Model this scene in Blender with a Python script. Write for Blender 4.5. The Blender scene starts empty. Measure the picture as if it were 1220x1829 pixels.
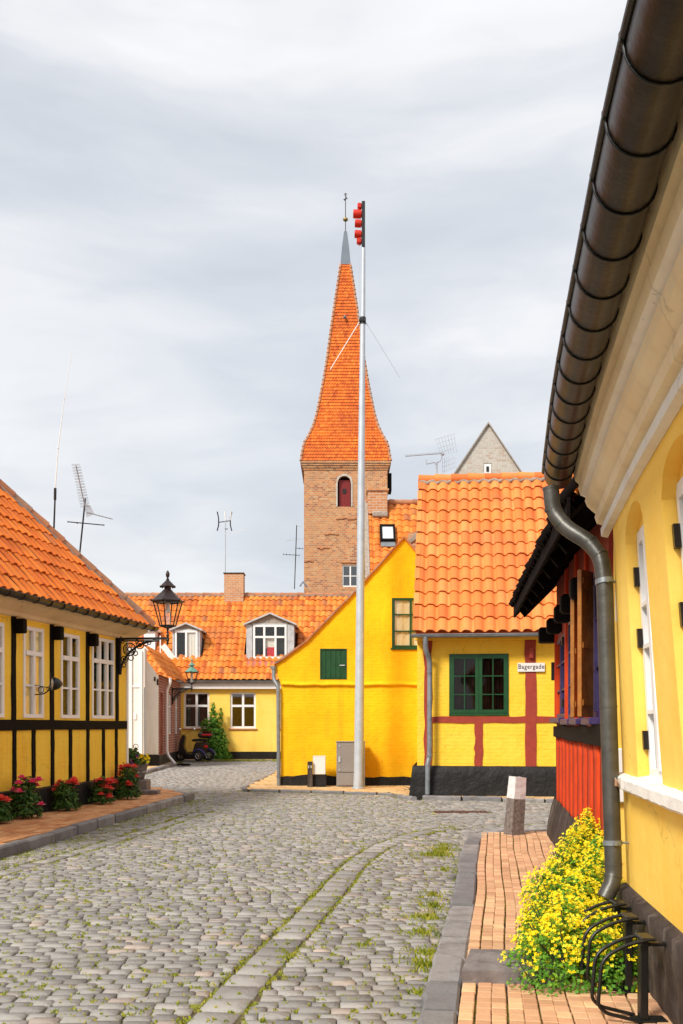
import bpy, math, random
from mathutils import Vector, Matrix
random.seed(7)
R=random.uniform; PI=math.pi
C=bpy.context.scene.collection
F=1778.0; HZ=1293.0; CX=610.0; EYE=1.6
def at(px,py,Y): return Vector(((px-CX)/F*Y, Y, EYE-(py-HZ)/F*Y))
def gy(py,z=0.0): return (EYE-z)*F/(py-HZ)
# ------------------------------------------------------------------ materials
def nmat(name):
    m=bpy.data.materials.new(name); m.use_nodes=True; nt=m.node_tree
    b=nt.nodes['Principled BSDF']; return m,nt,b
def N(nt,t,**k):
    n=nt.nodes.new(t)
    for a,v in k.items():
        if a in n.inputs.keys(): n.inputs[a].default_value=v
        else: setattr(n,a,v)
    return n
def L(nt,a,b): nt.links.new(a,b)
def rgba(c): return (c[0],c[1],c[2],1)
def mixc(nt,fac,a,b,mode='MIX'):
    n=nt.nodes.new('ShaderNodeMix'); n.data_type='RGBA'; n.blend_type=mode
    for s,v in ((0,fac),(6,a),(7,b)):
        if isinstance(v,(int,float)): n.inputs[s].default_value=v
        elif isinstance(v,(tuple,list)): n.inputs[s].default_value=rgba(v)
        else: L(nt,v,n.inputs[s])
    return n.outputs[2]
def noise(nt,scale,detail=4,rough=.55,vec=None):
    n=N(nt,'ShaderNodeTexNoise'); n.inputs['Scale'].default_value=scale; n.inputs['Detail'].default_value=detail; n.inputs['Roughness'].default_value=rough
    if vec: L(nt,vec,n.inputs['Vector'])
    return n.outputs['Fac']
def ramp(nt,fac,stops):
    r=nt.nodes.new('ShaderNodeValToRGB'); e=r.color_ramp.elements
    while len(e)<len(stops): e.new(.5)
    for i,(p,c) in enumerate(stops):
        e[i].position=p; e[i].color=rgba(c) if isinstance(c,(tuple,list)) else (c,c,c,1)
    L(nt,fac,r.inputs[0]); return r.outputs[0]
def bump(nt,b,h,st=.3,dist=.02):
    n=nt.nodes.new('ShaderNodeBump'); n.inputs['Strength'].default_value=st; n.inputs['Distance'].default_value=dist
    L(nt,h,n.inputs['Height']); L(nt,n.outputs[0],b.inputs['Normal'])
def coord(nt): return N(nt,'ShaderNodeTexCoord').outputs['Object']
def wallcoord(nt):   # x+y , z  for vertical walls
    o=coord(nt); s=nt.nodes.new('ShaderNodeSeparateXYZ'); L(nt,o,s.inputs[0])
    a=N(nt,'ShaderNodeMath',operation='ADD'); L(nt,s.outputs[0],a.inputs[0]); L(nt,s.outputs[1],a.inputs[1])
    c=nt.nodes.new('ShaderNodeCombineXYZ'); L(nt,a.outputs[0],c.inputs[0]); L(nt,s.outputs[2],c.inputs[1]); return c.outputs[0]
def brickt(nt,vec,w,h,mort=.01,smooth=.3):
    t=nt.nodes.new('ShaderNodeTexBrick'); L(nt,vec,t.inputs['Vector'])
    t.inputs['Scale'].default_value=1; t.inputs['Brick Width'].default_value=w; t.inputs['Row Height'].default_value=h
    t.inputs['Mortar Size'].default_value=mort; t.inputs['Mortar Smooth'].default_value=smooth; return t
def plaster(name,c,c2=None,dirt=None,rough=.85,br=.25,bst=.35,scale=1.0,dirtamt=.35,splash=.6):
    """painted render over brickwork: blotches, faint courses, weather stains"""
    m,nt,b=nmat(name); o=coord(nt); c2=c2 or tuple(x*.8 for x in c)
    f=ramp(nt,noise(nt,1.3*scale,6,.62,o),[(.36,0),(.66,1)]); col=mixc(nt,f,c,c2)
    mp=N(nt,'ShaderNodeMapping'); mp.inputs['Scale'].default_value=(5,5,.6); L(nt,o,mp.inputs[0])
    s=ramp(nt,noise(nt,1.1,5,.6,mp.outputs[0]),[(.52,0),(.75,1)])
    sm=N(nt,'ShaderNodeMath',operation='MULTIPLY'); L(nt,s,sm.inputs[0]); sm.inputs[1].default_value=dirtamt
    col=mixc(nt,sm.outputs[0],col,dirt or tuple(x*.6 for x in c))
    sp=ramp(nt,noise(nt,26,3,.6,o),[(.69,0),(.74,1)])
    sq=N(nt,'ShaderNodeMath',operation='MULTIPLY'); L(nt,sp,sq.inputs[0]); sq.inputs[1].default_value=.5
    col=mixc(nt,sq.outputs[0],col,tuple(x*.5 for x in c))
    sz=nt.nodes.new('ShaderNodeSeparateXYZ'); L(nt,o,sz.inputs[0])
    nzz=N(nt,'ShaderNodeMath',operation='MULTIPLY_ADD'); L(nt,noise(nt,3.1,7,.7,o),nzz.inputs[0]); nzz.inputs[1].default_value=1.5; L(nt,sz.outputs[2],nzz.inputs[2])
    sf=ramp(nt,nzz.outputs[0],[(.0,.75),(.62,.55),(.98,0)]); sf2=N(nt,'ShaderNodeMath',operation='MULTIPLY'); L(nt,sf,sf2.inputs[0]); sf2.inputs[1].default_value=splash
    col=mixc(nt,sf2.outputs[0],col,tuple(x*.45+.02 for x in c))
    vo=N(nt,'ShaderNodeTexVoronoi',feature='DISTANCE_TO_EDGE'); vo.inputs['Scale'].default_value=.55
    vm=nt.nodes.new('ShaderNodeVectorMath'); vm.operation='MULTIPLY_ADD'; nn=N(nt,'ShaderNodeTexNoise'); nn.inputs['Scale'].default_value=2.2; nn.inputs['Detail'].default_value=7; L(nt,o,nn.inputs['Vector']); L(nt,nn.outputs['Color'],vm.inputs[0]); vm.inputs[1].default_value=(.9,.9,.9); L(nt,o,vm.inputs[2]); L(nt,vm.outputs[0],vo.inputs['Vector'])
    ck=ramp(nt,vo.outputs[0],[(.0,.5),(.006,0)]); ckm=N(nt,'ShaderNodeMath',operation='MULTIPLY'); L(nt,ck,ckm.inputs[0]); L(nt,ramp(nt,noise(nt,.7,2,.5,o),[(.5,0),(.6,1)]),ckm.inputs[1])
    col=mixc(nt,ckm.outputs[0],col,tuple(x*.4 for x in c))
    L(nt,col,b.inputs['Base Color']); b.inputs['Roughness'].default_value=rough
    b.inputs['Specular IOR Level'].default_value=.25
    wc=wallcoord(nt); t=brickt(nt,wc,.24,.075,.012,.6)
    h1=N(nt,'ShaderNodeMath',operation='MULTIPLY'); L(nt,t.outputs['Fac'],h1.inputs[0]); h1.inputs[1].default_value=-br
    h2=N(nt,'ShaderNodeMath',operation='ADD'); L(nt,h1.outputs[0],h2.inputs[0]); L(nt,noise(nt,7,7,.6,o),h2.inputs[1])
    bump(nt,b,h2.outputs[0],bst,.03); return m
def simple(name,c,rough=.5,metal=0,var=.25,sc=8,bst=.15,spec=.4):
    m,nt,b=nmat(name); o=coord(nt)
    f=ramp(nt,noise(nt,sc,5,.6,o),[(.35,0),(.7,1)])
    L(nt,mixc(nt,f,c,tuple(x*(1-var) for x in c)),b.inputs['Base Color'])
    b.inputs['Roughness'].default_value=rough; b.inputs['Metallic'].default_value=metal; b.inputs['Specular IOR Level'].default_value=spec
    if bst: bump(nt,b,noise(nt,sc*5,4,.6,o),bst,.01)
    return m
def brick(name,cols,mortar,w=.24,h=.08,patch=None):
    m,nt,b=nmat(name); wc=wallcoord(nt); o=coord(nt)
    t=brickt(nt,wc,w,h,.012,.2); t.inputs['Color1'].default_value=(0,0,0,1); t.inputs['Color2'].default_value=(1,1,1,1); t.inputs['Mortar'].default_value=(.5,.5,.5,1)
    bc=ramp(nt,t.outputs['Color'],[(0,cols[0]),(.35,cols[1]),(.7,cols[2]),(1,cols[3 if len(cols)>3 else 0])])
    bc=mixc(nt,ramp(nt,noise(nt,.45,6,.6,o),[(.4,0),(.62,.6)]),bc,patch or cols[1])
    bc=mixc(nt,ramp(nt,noise(nt,5,5,.6,o),[(.45,0),(.75,.5)]),bc,tuple(x*.6 for x in cols[0]))
    L(nt,mixc(nt,t.outputs['Fac'],bc,mortar),b.inputs['Base Color']); b.inputs['Roughness'].default_value=.9
    hh=N(nt,'ShaderNodeMath',operation='SUBTRACT'); L(nt,noise(nt,20,5,.6,o),hh.inputs[0]); L(nt,t.outputs['Fac'],hh.inputs[1])
    bump(nt,b,hh.outputs[0],.5,.015); return m
def tinted(name,stops,dirt,damt=.5,dsc=2.5,rough=.75,bst=.25,bsc=25,spec=.3,fleck=None):
    """colour chosen per tile / stone / leaf by the 'tint' attribute, then weathered"""
    m,nt,b=nmat(name); a=N(nt,'ShaderNodeAttribute',attribute_name='tint'); o=coord(nt)
    col=ramp(nt,a.outputs['Fac'],stops)
    col=mixc(nt,ramp(nt,noise(nt,dsc,7,.65,o),[(.45,0),(.72,damt)]),col,dirt)
    if fleck:
        col=mixc(nt,ramp(nt,noise(nt,fleck[1],4,.7,o),[(fleck[2],0),(fleck[2]+.06,fleck[3])]),col,fleck[0])
    L(nt,col,b.inputs['Base Color']); b.inputs['Roughness'].default_value=rough; b.inputs['Specular IOR Level'].default_value=spec
    if bst: bump(nt,b,noise(nt,bsc,6,.65,o),bst,.012)
    return m
def glassm(name,tint=(.03,.035,.04),refl=.35,ior=1.5):
    m,nt,b=nmat(name); out=nt.nodes['Material Output']; nt.nodes.remove(b)
    tr=N(nt,'ShaderNodeBsdfTransparent'); tr.inputs[0].default_value=rgba(tint)
    gl=N(nt,'ShaderNodeBsdfGlossy'); gl.inputs['Roughness'].default_value=.03; gl.inputs[0].default_value=(.9,.93,.95,1)
    fr=N(nt,'ShaderNodeFresnel'); fr.inputs[0].default_value=ior
    ad=N(nt,'ShaderNodeMath',operation='ADD'); L(nt,fr.outputs[0],ad.inputs[0]); ad.inputs[1].default_value=refl; ad.use_clamp=True
    mx=N(nt,'ShaderNodeMixShader'); L(nt,ad.outputs[0],mx.inputs[0]); L(nt,tr.outputs[0],mx.inputs[1]); L(nt,gl.outputs[0],mx.inputs[2]); L(nt,mx.outputs[0],out.inputs[0])
    nz=nt.nodes.new('ShaderNodeBump'); nz.inputs['Strength'].default_value=.08; L(nt,noise(nt,2.5,2,.5,coord(nt)),nz.inputs['Height']); L(nt,nz.outputs[0],gl.inputs['Normal'])
    return m
def leafm(name,stops,tr=.3):
    m=tinted(name,stops,(.01,.03,.005),.0,3,.6,0); nt=m.node_tree; b=nt.nodes['Principled BSDF']
    out=nt.nodes['Material Output']; t=N(nt,'ShaderNodeBsdfTranslucent')
    L(nt,b.inputs['Base Color'].links[0].from_socket,t.inputs[0])
    mx=N(nt,'ShaderNodeMixShader'); mx.inputs[0].default_value=tr
    L(nt,b.outputs[0],mx.inputs[1]); L(nt,t.outputs[0],mx.inputs[2]); L(nt,mx.outputs[0],out.inputs[0]); return m
M={}
M['yel_left']=plaster('ochre_plaster',(.99,.66,.075),(.98,.57,.05),(.55,.25,.02),br=.1,bst=.5)
M['yel_gable']=plaster('strong_yellow_plaster',(.94,.58,.008),(.90,.43,.004),(.68,.33,.012),br=.09,bst=.6,scale=.55,dirtamt=.5)
M['yel_bager']=plaster('lemon_plaster',(.96,.61,.06),(.94,.54,.035),(.66,.42,.04),br=.10,bst=.7)
M['yel_far']=plaster('pale_yellow_plaster',(.97,.69,.15),(.95,.62,.10),(.70,.46,.09),br=.3)
M['yel_near']=plaster('warm_yellow_plaster',(.97,.665,.145),(.96,.58,.09),(.90,.50,.06),br=.0,bst=.25,dirtamt=.3)
M['white_wall']=plaster('white_limewash',(.82,.81,.77),(.74,.73,.70),(.5,.48,.42),br=.3)
M['cornice']=plaster('cream_cornice_paint',(.88,.76,.53),(.82,.66,.42),(.55,.42,.28),br=0,bst=.4)
M['cornice_w']=plaster('whitewashed_moulding',(.84,.82,.77),(.78,.74,.67),(.55,.48,.40),br=0,bst=.4)
M['cream']=plaster('cream_boards',(.84,.66,.40),(.78,.59,.33),(.4,.28,.14),br=0,bst=.15)
M['tar']=plaster('black_tar_plinth',(.010,.009,.0085),(.016,.014,.013),(.04,.032,.028),rough=.55,br=.0,bst=1.0,scale=3)
M['tar_brown']=plaster('worn_brown_plinth',(.035,.024,.02),(.06,.045,.038),(.20,.16,.13),rough=.7,br=0,bst=1.0,scale=4,dirtamt=.8)
M['black_wood']=simple('black_timber',(.007,.005,.004),.75,0,.3,9,.5,.12)
M['red_wood']=simple('oxide_red_timber_and_shaded_wall',(.36,.045,.022),.7,0,.25,6,.4)  # timber red; also carries the painted shadow of the red house upper wall
M['red_wall']=plaster('vermilion_plaster',(.66,.062,.010),(.56,.045,.008),(.35,.03,.01),br=0,bst=.4,scale=3)
M['dark_red']=simple('dark_red_paint',(.22,.012,.012),.5)
M['green']=simple('green_window_paint',(.012,.075,.022),.4,0,.3,6,.2)
M['white_paint']=simple('white_window_paint',(.86,.85,.84),.4,0,.08,5,.1)
M['grey_paint']=simple('grey_dormer_lead',(.54,.55,.56),.6,0,.3,5,.2)
M['purple']=simple('violet_window_paint',(.05,.035,.12),.4,0,.4,12,.3)
M['orange_wood']=simple('varnished_shutter_wood',(.42,.16,.025),.4,0,.5,10,.3)
M['zinc']=simple('weathered_zinc',(.30,.33,.35),.45,.5,.35,6,.2)
M['zinc_dark']=simple('dark_brown_zinc',(.055,.045,.037),.36,.7,.5,5,.2)
M['pipe_dark']=simple('patinated_copper_pipe',(.115,.112,.10),.42,.55,.45,7,.2)
M['galv']=simple('galvanised_steel',(.52,.57,.62),.5,.25,.15,4,.02)
M['black_metal']=simple('black_cast_iron',(.006,.007,.0065),.4,.1,.3,10,.2,.6)
M['lamp_brown']=simple('brown_lantern_metal',(.045,.028,.026),.4,.3,.3,8,.2)
M['verdigris']=simple('verdigris_copper',(.16,.36,.28),.6,.2,.3,8,.2)
M['lead']=simple('lead_cap',(.17,.20,.24),.6,.1,.2,1,.1)
M['mortar']=simple('grey_ridge_mortar',(.40,.34,.28),.9,0,.4,12,.6)
M['grey_plast']=simple('grey_cabinet_paint',(.27,.245,.225),.45,0,.1,3,.05)
M['red_lamp']=simple('red_signal_housing',(.62,.028,.012),.35,0,.2,4,.05)
M['glass']=glassm('window_glass',(.30,.32,.34),.10)
M['glass_dim']=glassm('dim_window_glass',(.6,.58,.56),.0,1.35)
M['glass_clear']=glassm('lantern_glass',(.97,.97,.97),.0,1.2)
M['glass_left']=glassm('old_window_glass',(.97,.97,.95),.03,1.12)
M['curtain']=simple('curtain_and_reflected_yellow',(.96,.80,.42),.8,0,.2,3,.2)
M['blind']=simple('brown_blind_slats',(.20,.11,.08),.6)
M['room']=simple('dark_room',(.03,.028,.025),.9,0,.3,2,0)
M['sign_white']=simple('white_enamel',(.78,.76,.72),.3,0,.06,5,0)
M['ink']=simple('dark_brown_letters',(.06,.018,.012),.6,0,0,5,0)
M['brick_tower']=brick('tower_brick',[(.48,.17,.06),(.62,.27,.10),(.28,.10,.05),(.60,.36,.18)],(.50,.40,.28),.30,.14,(.52,.25,.10))
M['brick_red']=brick('dark_red_brick',[(.28,.06,.035),(.38,.10,.06),(.20,.045,.03)],(.45,.36,.30),.24,.10)
M['brick_chim']=brick('chimney_brick',[(.52,.21,.08),(.60,.30,.13),(.42,.15,.06)],(.52,.42,.32),.24,.09)
M['brick_grey']=brick('grey_gable_brick',[(.50,.45,.38),(.56,.51,.44),(.46,.33,.25)],(.56,.52,.46),.32,.15,(.52,.49,.44))
M['tile_left']=tinted('vivid_orange_pantiles',[(0,(.62,.125,.014)),(.5,(.74,.175,.016)),(.93,(.80,.235,.03)),(1,(.5,.14,.05))],(.42,.10,.02),.55,1.6,.7,.3,30,.3,((.20,.10,.06),9,.70,.7))  # orange is the tiles' own colour, varied per tile
M['tile_bager']=tinted('new_salmon_pantiles',[(0,(.62,.15,.032)),(.5,(.76,.22,.045)),(1,(.82,.29,.08))],(.55,.16,.05),.65,1.1,.66,.3,30,.3,((.22,.13,.06),11,.69,.5))
M['tile_far']=tinted('weathered_orange_pantiles',[(0,(.50,.11,.02)),(.45,(.70,.20,.025)),(.85,(.78,.28,.05)),(1,(.40,.13,.05))],(.38,.13,.05),.6,1.1,.75,.3,20,.3,((.35,.27,.18),6,.68,.6))
M['tile_spire']=tinted('spire_tiles',[(0,(.46,.075,.012)),(.5,(.68,.145,.014)),(1,(.76,.21,.025))],(.34,.06,.015),.5,.35,.7,0)
M['tile_ridge']=tinted('ridge_tiles',[(0,(.40,.16,.08)),(.5,(.52,.22,.10)),(1,(.40,.24,.16))],(.22,.13,.09),.8,5,.85,.5,25)
M['eave_dark']=simple('dark_eave_boards',(.007,.004,.0035),.9,0,.5,14,.5,.1)  # near-black boards and tile ends at the eaves
M['stone']=tinted('granite_setts',[(0,(.20,.188,.178)),(.35,(.30,.283,.265)),(.7,(.38,.358,.328)),(.88,(.37,.305,.262)),(1,(.49,.40,.33))],(.17,.145,.115),.6,2.6,.62,.9,38,.4,((.24,.23,.05),5,.66,.7))
M['kerb']=tinted('granite_kerb',[(0,(.17,.165,.17)),(.5,(.26,.245,.24)),(1,(.33,.305,.29))],(.11,.095,.085),.7,4,.75,.9,35,.3)
M['paver_r']=tinted('clinker_pavers',[(0,(.50,.26,.14)),(.5,(.66,.37,.21)),(1,(.76,.50,.27))],(.40,.25,.12),.55,2.2,.8,.4,40,.25)
M['paver_l']=tinted('red_clinker_pavers',[(0,(.48,.19,.075)),(.5,(.66,.32,.14)),(1,(.74,.43,.22))],(.36,.16,.07),.6,1.6,.8,.4,40,.25)
M['paver_f']=tinted('ochre_clinker_pavers',[(0,(.52,.32,.14)),(.5,(.66,.44,.22)),(1,(.72,.52,.28))],(.42,.24,.10),.6,1.6,.8,.4,40,.25)
def soilm():
    m,nt,b=nmat('mossy_joint_soil'); o=coord(nt)
    c=ramp(nt,noise(nt,1.7,8,.75,o),[(.38,(.065,.045,.03)),(.48,(.13,.10,.045)),(.55,(.24,.25,.03)),(.70,(.42,.38,.05))])
    L(nt,c,b.inputs['Base Color']); b.inputs['Roughness'].default_value=1; bump(nt,b,noise(nt,60,5,.7,o),.8,.02); return m
M['soil']=soilm()
M['earth']=simple('distant_ground',(.16,.15,.12),.95,0,.4,.4,.2)
M['granite']=simple('speckled_granite',(.24,.195,.17),.85,0,.6,22,.6)
M['granite_w']=simple('white_painted_granite',(.74,.72,.70),.75,0,.2,14,.5)
M['slab']=simple('worn_step_stone',(.23,.20,.195),.7,0,.5,7,.6)
M['rust']=simple('rusty_grate',(.16,.075,.055),.8,.2,.4,12,.5)
M['leaf_g']=leafm('rose_leaves',[(0,(.015,.05,.010)),(.6,(.05,.13,.02)),(1,(.16,.24,.04))])
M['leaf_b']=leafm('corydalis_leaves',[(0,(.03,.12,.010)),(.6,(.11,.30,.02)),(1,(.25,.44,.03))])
M['leaf_v']=leafm('climber_leaves',[(0,(.03,.10,.015)),(.6,(.10,.28,.03)),(1,(.28,.46,.05))])
M['grass']=leafm('grass_blades',[(0,(.12,.18,.015)),(.5,(.30,.34,.02)),(1,(.50,.42,.06))])
M['fl_y']=leafm('yellow_petals',[(0,(.88,.60,.004)),(.5,(.96,.80,.01)),(1,(.98,.88,.06))],.25)
M['fl_r']=leafm('rose_petals',[(0,(.78,.03,.03)),(.5,(.92,.13,.10)),(1,(.95,.45,.36))],.2)
M['fl_p']=leafm('pink_rose_petals',[(0,(.80,.03,.16)),(.5,(.92,.12,.28)),(1,(.95,.45,.50))],.2)
M['fl_v']=leafm('violet_petals',[(0,(.10,.02,.25)),(1,(.45,.15,.55))],.2)
M['stem']=simple('plant_stems',(.07,.09,.03),.8)
M['pot']=simple('weathered_stone_pot',(.24,.215,.195),.85,0,.5,14,.7)
M['tyre']=simple('black_rubber',(.012,.012,.012),.7)
M['moped']=simple('black_moped_plastic',(.010,.010,.012),.22,0,.1,4,0,.6)
M['fender']=simple('blue_fender',(.03,.03,.16),.25,.2,.1,4,0,.6)
M['chrome']=simple('chrome',(.6,.6,.62),.15,1,.1,4,0)
M['mirror']=simple('mirror_glass',(.75,.76,.78),.08,.9,.05,3,0)
M['tail_red']=simple('red_tail_lens',(.60,.01,.02),.2,0,.1,4,0)
M['pink_flash']=simple('pinkish_lead_flashing',(.58,.17,.14),.7,0,.3,8,.3)
M['gold']=simple('brass_ball',(.40,.30,.12),.35,.8,.2,2,0)
# ------------------------------------------------------------------ mesh builder
class MB:
    def __init__(s): s.v=[]; s.f=[]; s.t=[]; s.sm=[]; s.mi=[]
    def add(s,vs,fs,tint=0.5,smooth=False,mi=0):
        o=len(s.v); s.v+= [tuple(p) for p in vs]; s.t+=[tint]*len(vs)
        for f in fs: s.f.append([i+o for i in f]); s.sm.append(smooth); s.mi.append(mi)
        return s
    def box(s,a,b,tint=.5,mi=0,M=None,bev=0):
        x0,y0,z0=[min(a[i],b[i]) for i in range(3)]; x1,y1,z1=[max(a[i],b[i]) for i in range(3)]
        if bev:
            d=min(bev,(x1-x0)*.45,(y1-y0)*.45,(z1-z0)*.45); vs=[]; 
            for z,i in ((z0,d),(z0+d,0),(z1-d,0),(z1,d)):
                X0,X1,Y0,Y1=x0+i,x1-i,y0+i,y1-i; e=d if i==0 else 0.0
                e=d*.6
                vs+=[(X0+e,Y0,z),(X1-e,Y0,z),(X1,Y0+e,z),(X1,Y1-e,z),(X1-e,Y1,z),(X0+e,Y1,z),(X0,Y1-e,z),(X0,Y0+e,z)]
            fs=[[7,6,5,4,3,2,1,0],[24+i for i in range(8)]]
            for r in range(3):
                for i in range(8): j=(i+1)%8; fs.append([r*8+i,r*8+j,(r+1)*8+j,(r+1)*8+i])
        else:
            vs=[(x0,y0,z0),(x1,y0,z0),(x1,y1,z0),(x0,y1,z0),(x0,y0,z1),(x1,y0,z1),(x1,y1,z1),(x0,y1,z1)]
            fs=[[0,3,2,1],[4,5,6,7],[0,1,5,4],[1,2,6,5],[2,3,7,6],[3,0,4,7]]
        if M: vs=[M@Vector(p) for p in vs]
        s.add(vs,fs,tint,False,mi); return s
    def quad(s,*p,tint=.5,mi=0): s.add(p,[list(range(len(p)))],tint,False,mi); return s
    def tube(s,pts,r,n=10,tint=.5,caps=True,mi=0,smooth=True):
        pts=[Vector(p) for p in pts]; k=len(pts); rr=r if isinstance(r,(list,tuple)) else [r]*k
        vs=[]; fs=[]; up=None
        for i,p in enumerate(pts):
            d=(pts[min(i+1,k-1)]-pts[max(i-1,0)]).normalized()
            if up is None:
                up=Vector((0,0,1)) if abs(d.z)<.9 else Vector((1,0,0))
            a=d.cross(up).normalized(); up=a.cross(d).normalized()
            for j in range(n):
                t=2*PI*j/n; vs.append(p+(a*math.cos(t)+up*math.sin(t))*rr[i])
        for i in range(k-1):
            for j in range(n): q=(j+1)%n; fs.append([i*n+j,i*n+q,(i+1)*n+q,(i+1)*n+j])
        s.add(vs,fs,tint,smooth,mi)
        if caps: s.add(vs[:n],[list(range(n))[::-1]],tint,False,mi); s.add(vs[-n:],[list(range(n))],tint,False,mi)
        return s
    def lathe(s,prof,c=(0,0,0),n=16,tint=.5,mi=0,smooth=True,rot=0):
        vs=[];fs=[]
        for r,z in prof:
            for j in range(n):
                t=2*PI*j/n+rot; vs.append((c[0]+r*math.cos(t),c[1]+r*math.sin(t),c[2]+z))
        for i in range(len(prof)-1):
            for j in range(n): q=(j+1)%n; fs.append([i*n+j,i*n+q,(i+1)*n+q,(i+1)*n+j])
        s.add(vs,fs,tint,smooth,mi)
        s.add(vs[:n],[list(range(n))[::-1]],tint,False,mi); s.add(vs[-n:],[list(range(n))],tint,False,mi)
        return s
    def ball(s,c,r,n=10,m=7,tint=.5,mi=0,sq=(1,1,1)):
        vs=[];fs=[]
        for i in range(m+1):
            ph=PI*i/m
            for j in range(n):
                t=2*PI*j/n; vs.append((c[0]+r*sq[0]*math.sin(ph)*math.cos(t),c[1]+r*sq[1]*math.sin(ph)*math.sin(t),c[2]+r*sq[2]*math.cos(ph)))
        for i in range(m):
            for j in range(n): q=(j+1)%n; fs.append([i*n+j,(i+1)*n+j,(i+1)*n+q,i*n+q])
        s.add(vs,fs,tint,True,mi); return s
    def torus(s,c,r,w,ax='y',n=20,k=6,arc=(0,2*PI),mi=0,tint=.5):
        pts=[]; full=abs(arc[1]-arc[0]-2*PI)<.01
        for i in range(n+1):
            t=arc[0]+(arc[1]-arc[0])*i/n; a,b=math.cos(t)*r,math.sin(t)*r
            pts.append((c[0]+a,c[1],c[2]+b) if ax=='y' else (c[0]+a,c[1]+b,c[2]) if ax=='z' else (c[0],c[1]+a,c[2]+b))
        return s.tube(pts,w,k,tint,not full,mi)
    def prism(s,poly,y0,y1,tint=.5,mi=0):   # poly in x,z ; extruded along y
        n=len(poly); vs=[(x,y0,z) for x,z in poly]+[(x,y1,z) for x,z in poly]
        fs=[list(range(n)),list(range(2*n-1,n-1,-1))]
        for i in range(n): j=(i+1)%n; fs.append([i,i+n,j+n,j])
        s.add(vs,fs,tint,False,mi); return s
    def build(s,name,mat,parent=None,loc=None,fix=True):
        me=bpy.data.meshes.new(name); me.from_pydata(s.v,[],s.f)
        a=me.attributes.new('tint','FLOAT','POINT'); a.data.foreach_set('value',s.t)
        me.polygons.foreach_set('use_smooth',s.sm); me.polygons.foreach_set('material_index',s.mi)
        for m in (mat if isinstance(mat,(list,tuple)) else [mat]): me.materials.append(M[m])
        me.update()
        if fix:
            import bmesh
            bm=bmesh.new(); bm.from_mesh(me); bmesh.ops.recalc_face_normals(bm,faces=bm.faces); bm.to_mesh(me); bm.free()
        o=bpy.data.objects.new(name,me); C.objects.link(o)
        if parent: o.parent=parent
        if loc: o.location=loc
        return o
def tag(o,label=None,cat=None,group=None,kind=None):
    for k,v in (('label',label),('category',cat),('group',group),('kind',kind)):
        if v: o[k]=v
    return o
def empty(name,loc,rz,label,cat,group=None):
    o=bpy.data.objects.new(name,None); C.objects.link(o); o.location=loc; o.rotation_euler=(0,0,rz); o.empty_display_size=.2
    return tag(o,label,cat,group)
class Frame:
    """local wall frame: x right along the wall seen from the street, y inward, z up"""
    def __init__(s,name,loc,rz,label,cat,group=None):
        s.o=Vector(loc); s.rz=rz; s.x=Vector((math.cos(rz),math.sin(rz),0)); s.y=Vector((-math.sin(rz),math.cos(rz),0))
        s.root=empty(name,loc,rz,label,cat,group)
    def hit(s,px,py,off=0):
        d=Vector(((px-CX)/F,1,-(py-HZ)/F)); cam=Vector((0,0,EYE)); pt=s.o+s.y*off
        t=(pt-cam).dot(s.y)/d.dot(s.y); q=cam+d*t-s.o
        return q.dot(s.x),q.z
    def u(s,px,off=0): return s.hit(px,HZ,off)[0]
    def z(s,px,py,off=0): return s.hit(px,py,off)[1]
    def w(s,x,y,z): return s.o+s.x*x+s.y*y+Vector((0,0,z))
# ------------------------------------------------------------------ builders
def wall(mb,mapf,u0,u1,z0,top,ops,depth=.12,th=None,du=1.0,dz=.6):
    """front face with reveals. ops: (ua,ub,za,zb,rise). mapf(u,y,z). top: number or fn"""
    tf=top if callable(top) else (lambda u:top)
    us={u0,u1}
    n=max(1,int((u1-u0)/du))
    for i in range(n+1): us.add(u0+(u1-u0)*i/n)
    for (a,b,c,d,r) in ops:
        us|={a,b}
        if r:
            for i in range(1,10): us.add(a+(b-a)*i/10)
    for k in getattr(tf,'breaks',[]): us.add(k)
    us=sorted(x for x in us if u0-1e-6<=x<=u1+1e-6)
    def atop(o,u):
        a,b,c,d,r=o
        if not r: return d
        t=(u-(a+b)/2)/((b-a)/2); return d-r+r*math.sqrt(max(0,1-t*t))
    for p,q in zip(us,us[1:]):
        if q-p<1e-6: continue
        m=(p+q)/2; act=sorted([o for o in ops if o[0]<m<o[1]],key=lambda o:o[2])
        segs=[]; lo=(z0,z0)
        for o in act:
            segs.append((lo,(o[2],o[2]))); lo=(atop(o,p),atop(o,q))
            mb.quad(mapf(p,0,lo[0]),mapf(q,0,lo[1]),mapf(q,depth,lo[1]),mapf(p,depth,lo[0]))
            mb.quad(mapf(p,0,o[2]),mapf(q,0,o[2]),mapf(q,depth,o[2]),mapf(p,depth,o[2]))
        segs.append((lo,(tf(p),tf(q))))
        for (a0,a1),(b0,b1) in segs:
            k=max(1,int((min(b0,b1)-max(a0,a1))/dz))
            for i in range(k):
                s,t=i/k,(i+1)/k
                mb.quad(mapf(p,0,a0+(b0-a0)*s),mapf(q,0,a1+(b1-a1)*s),mapf(q,0,a1+(b1-a1)*t),mapf(p,0,a0+(b0-a0)*t))
    for o in ops:
        for u in (o[0],o[1]):
            zt=atop(o,u)
            mb.quad(mapf(u,0,o[2]),mapf(u,depth,o[2]),mapf(u,depth,zt),mapf(u,0,zt))
    return mb
idm=lambda x,y,z:(x,y,z)
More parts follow.
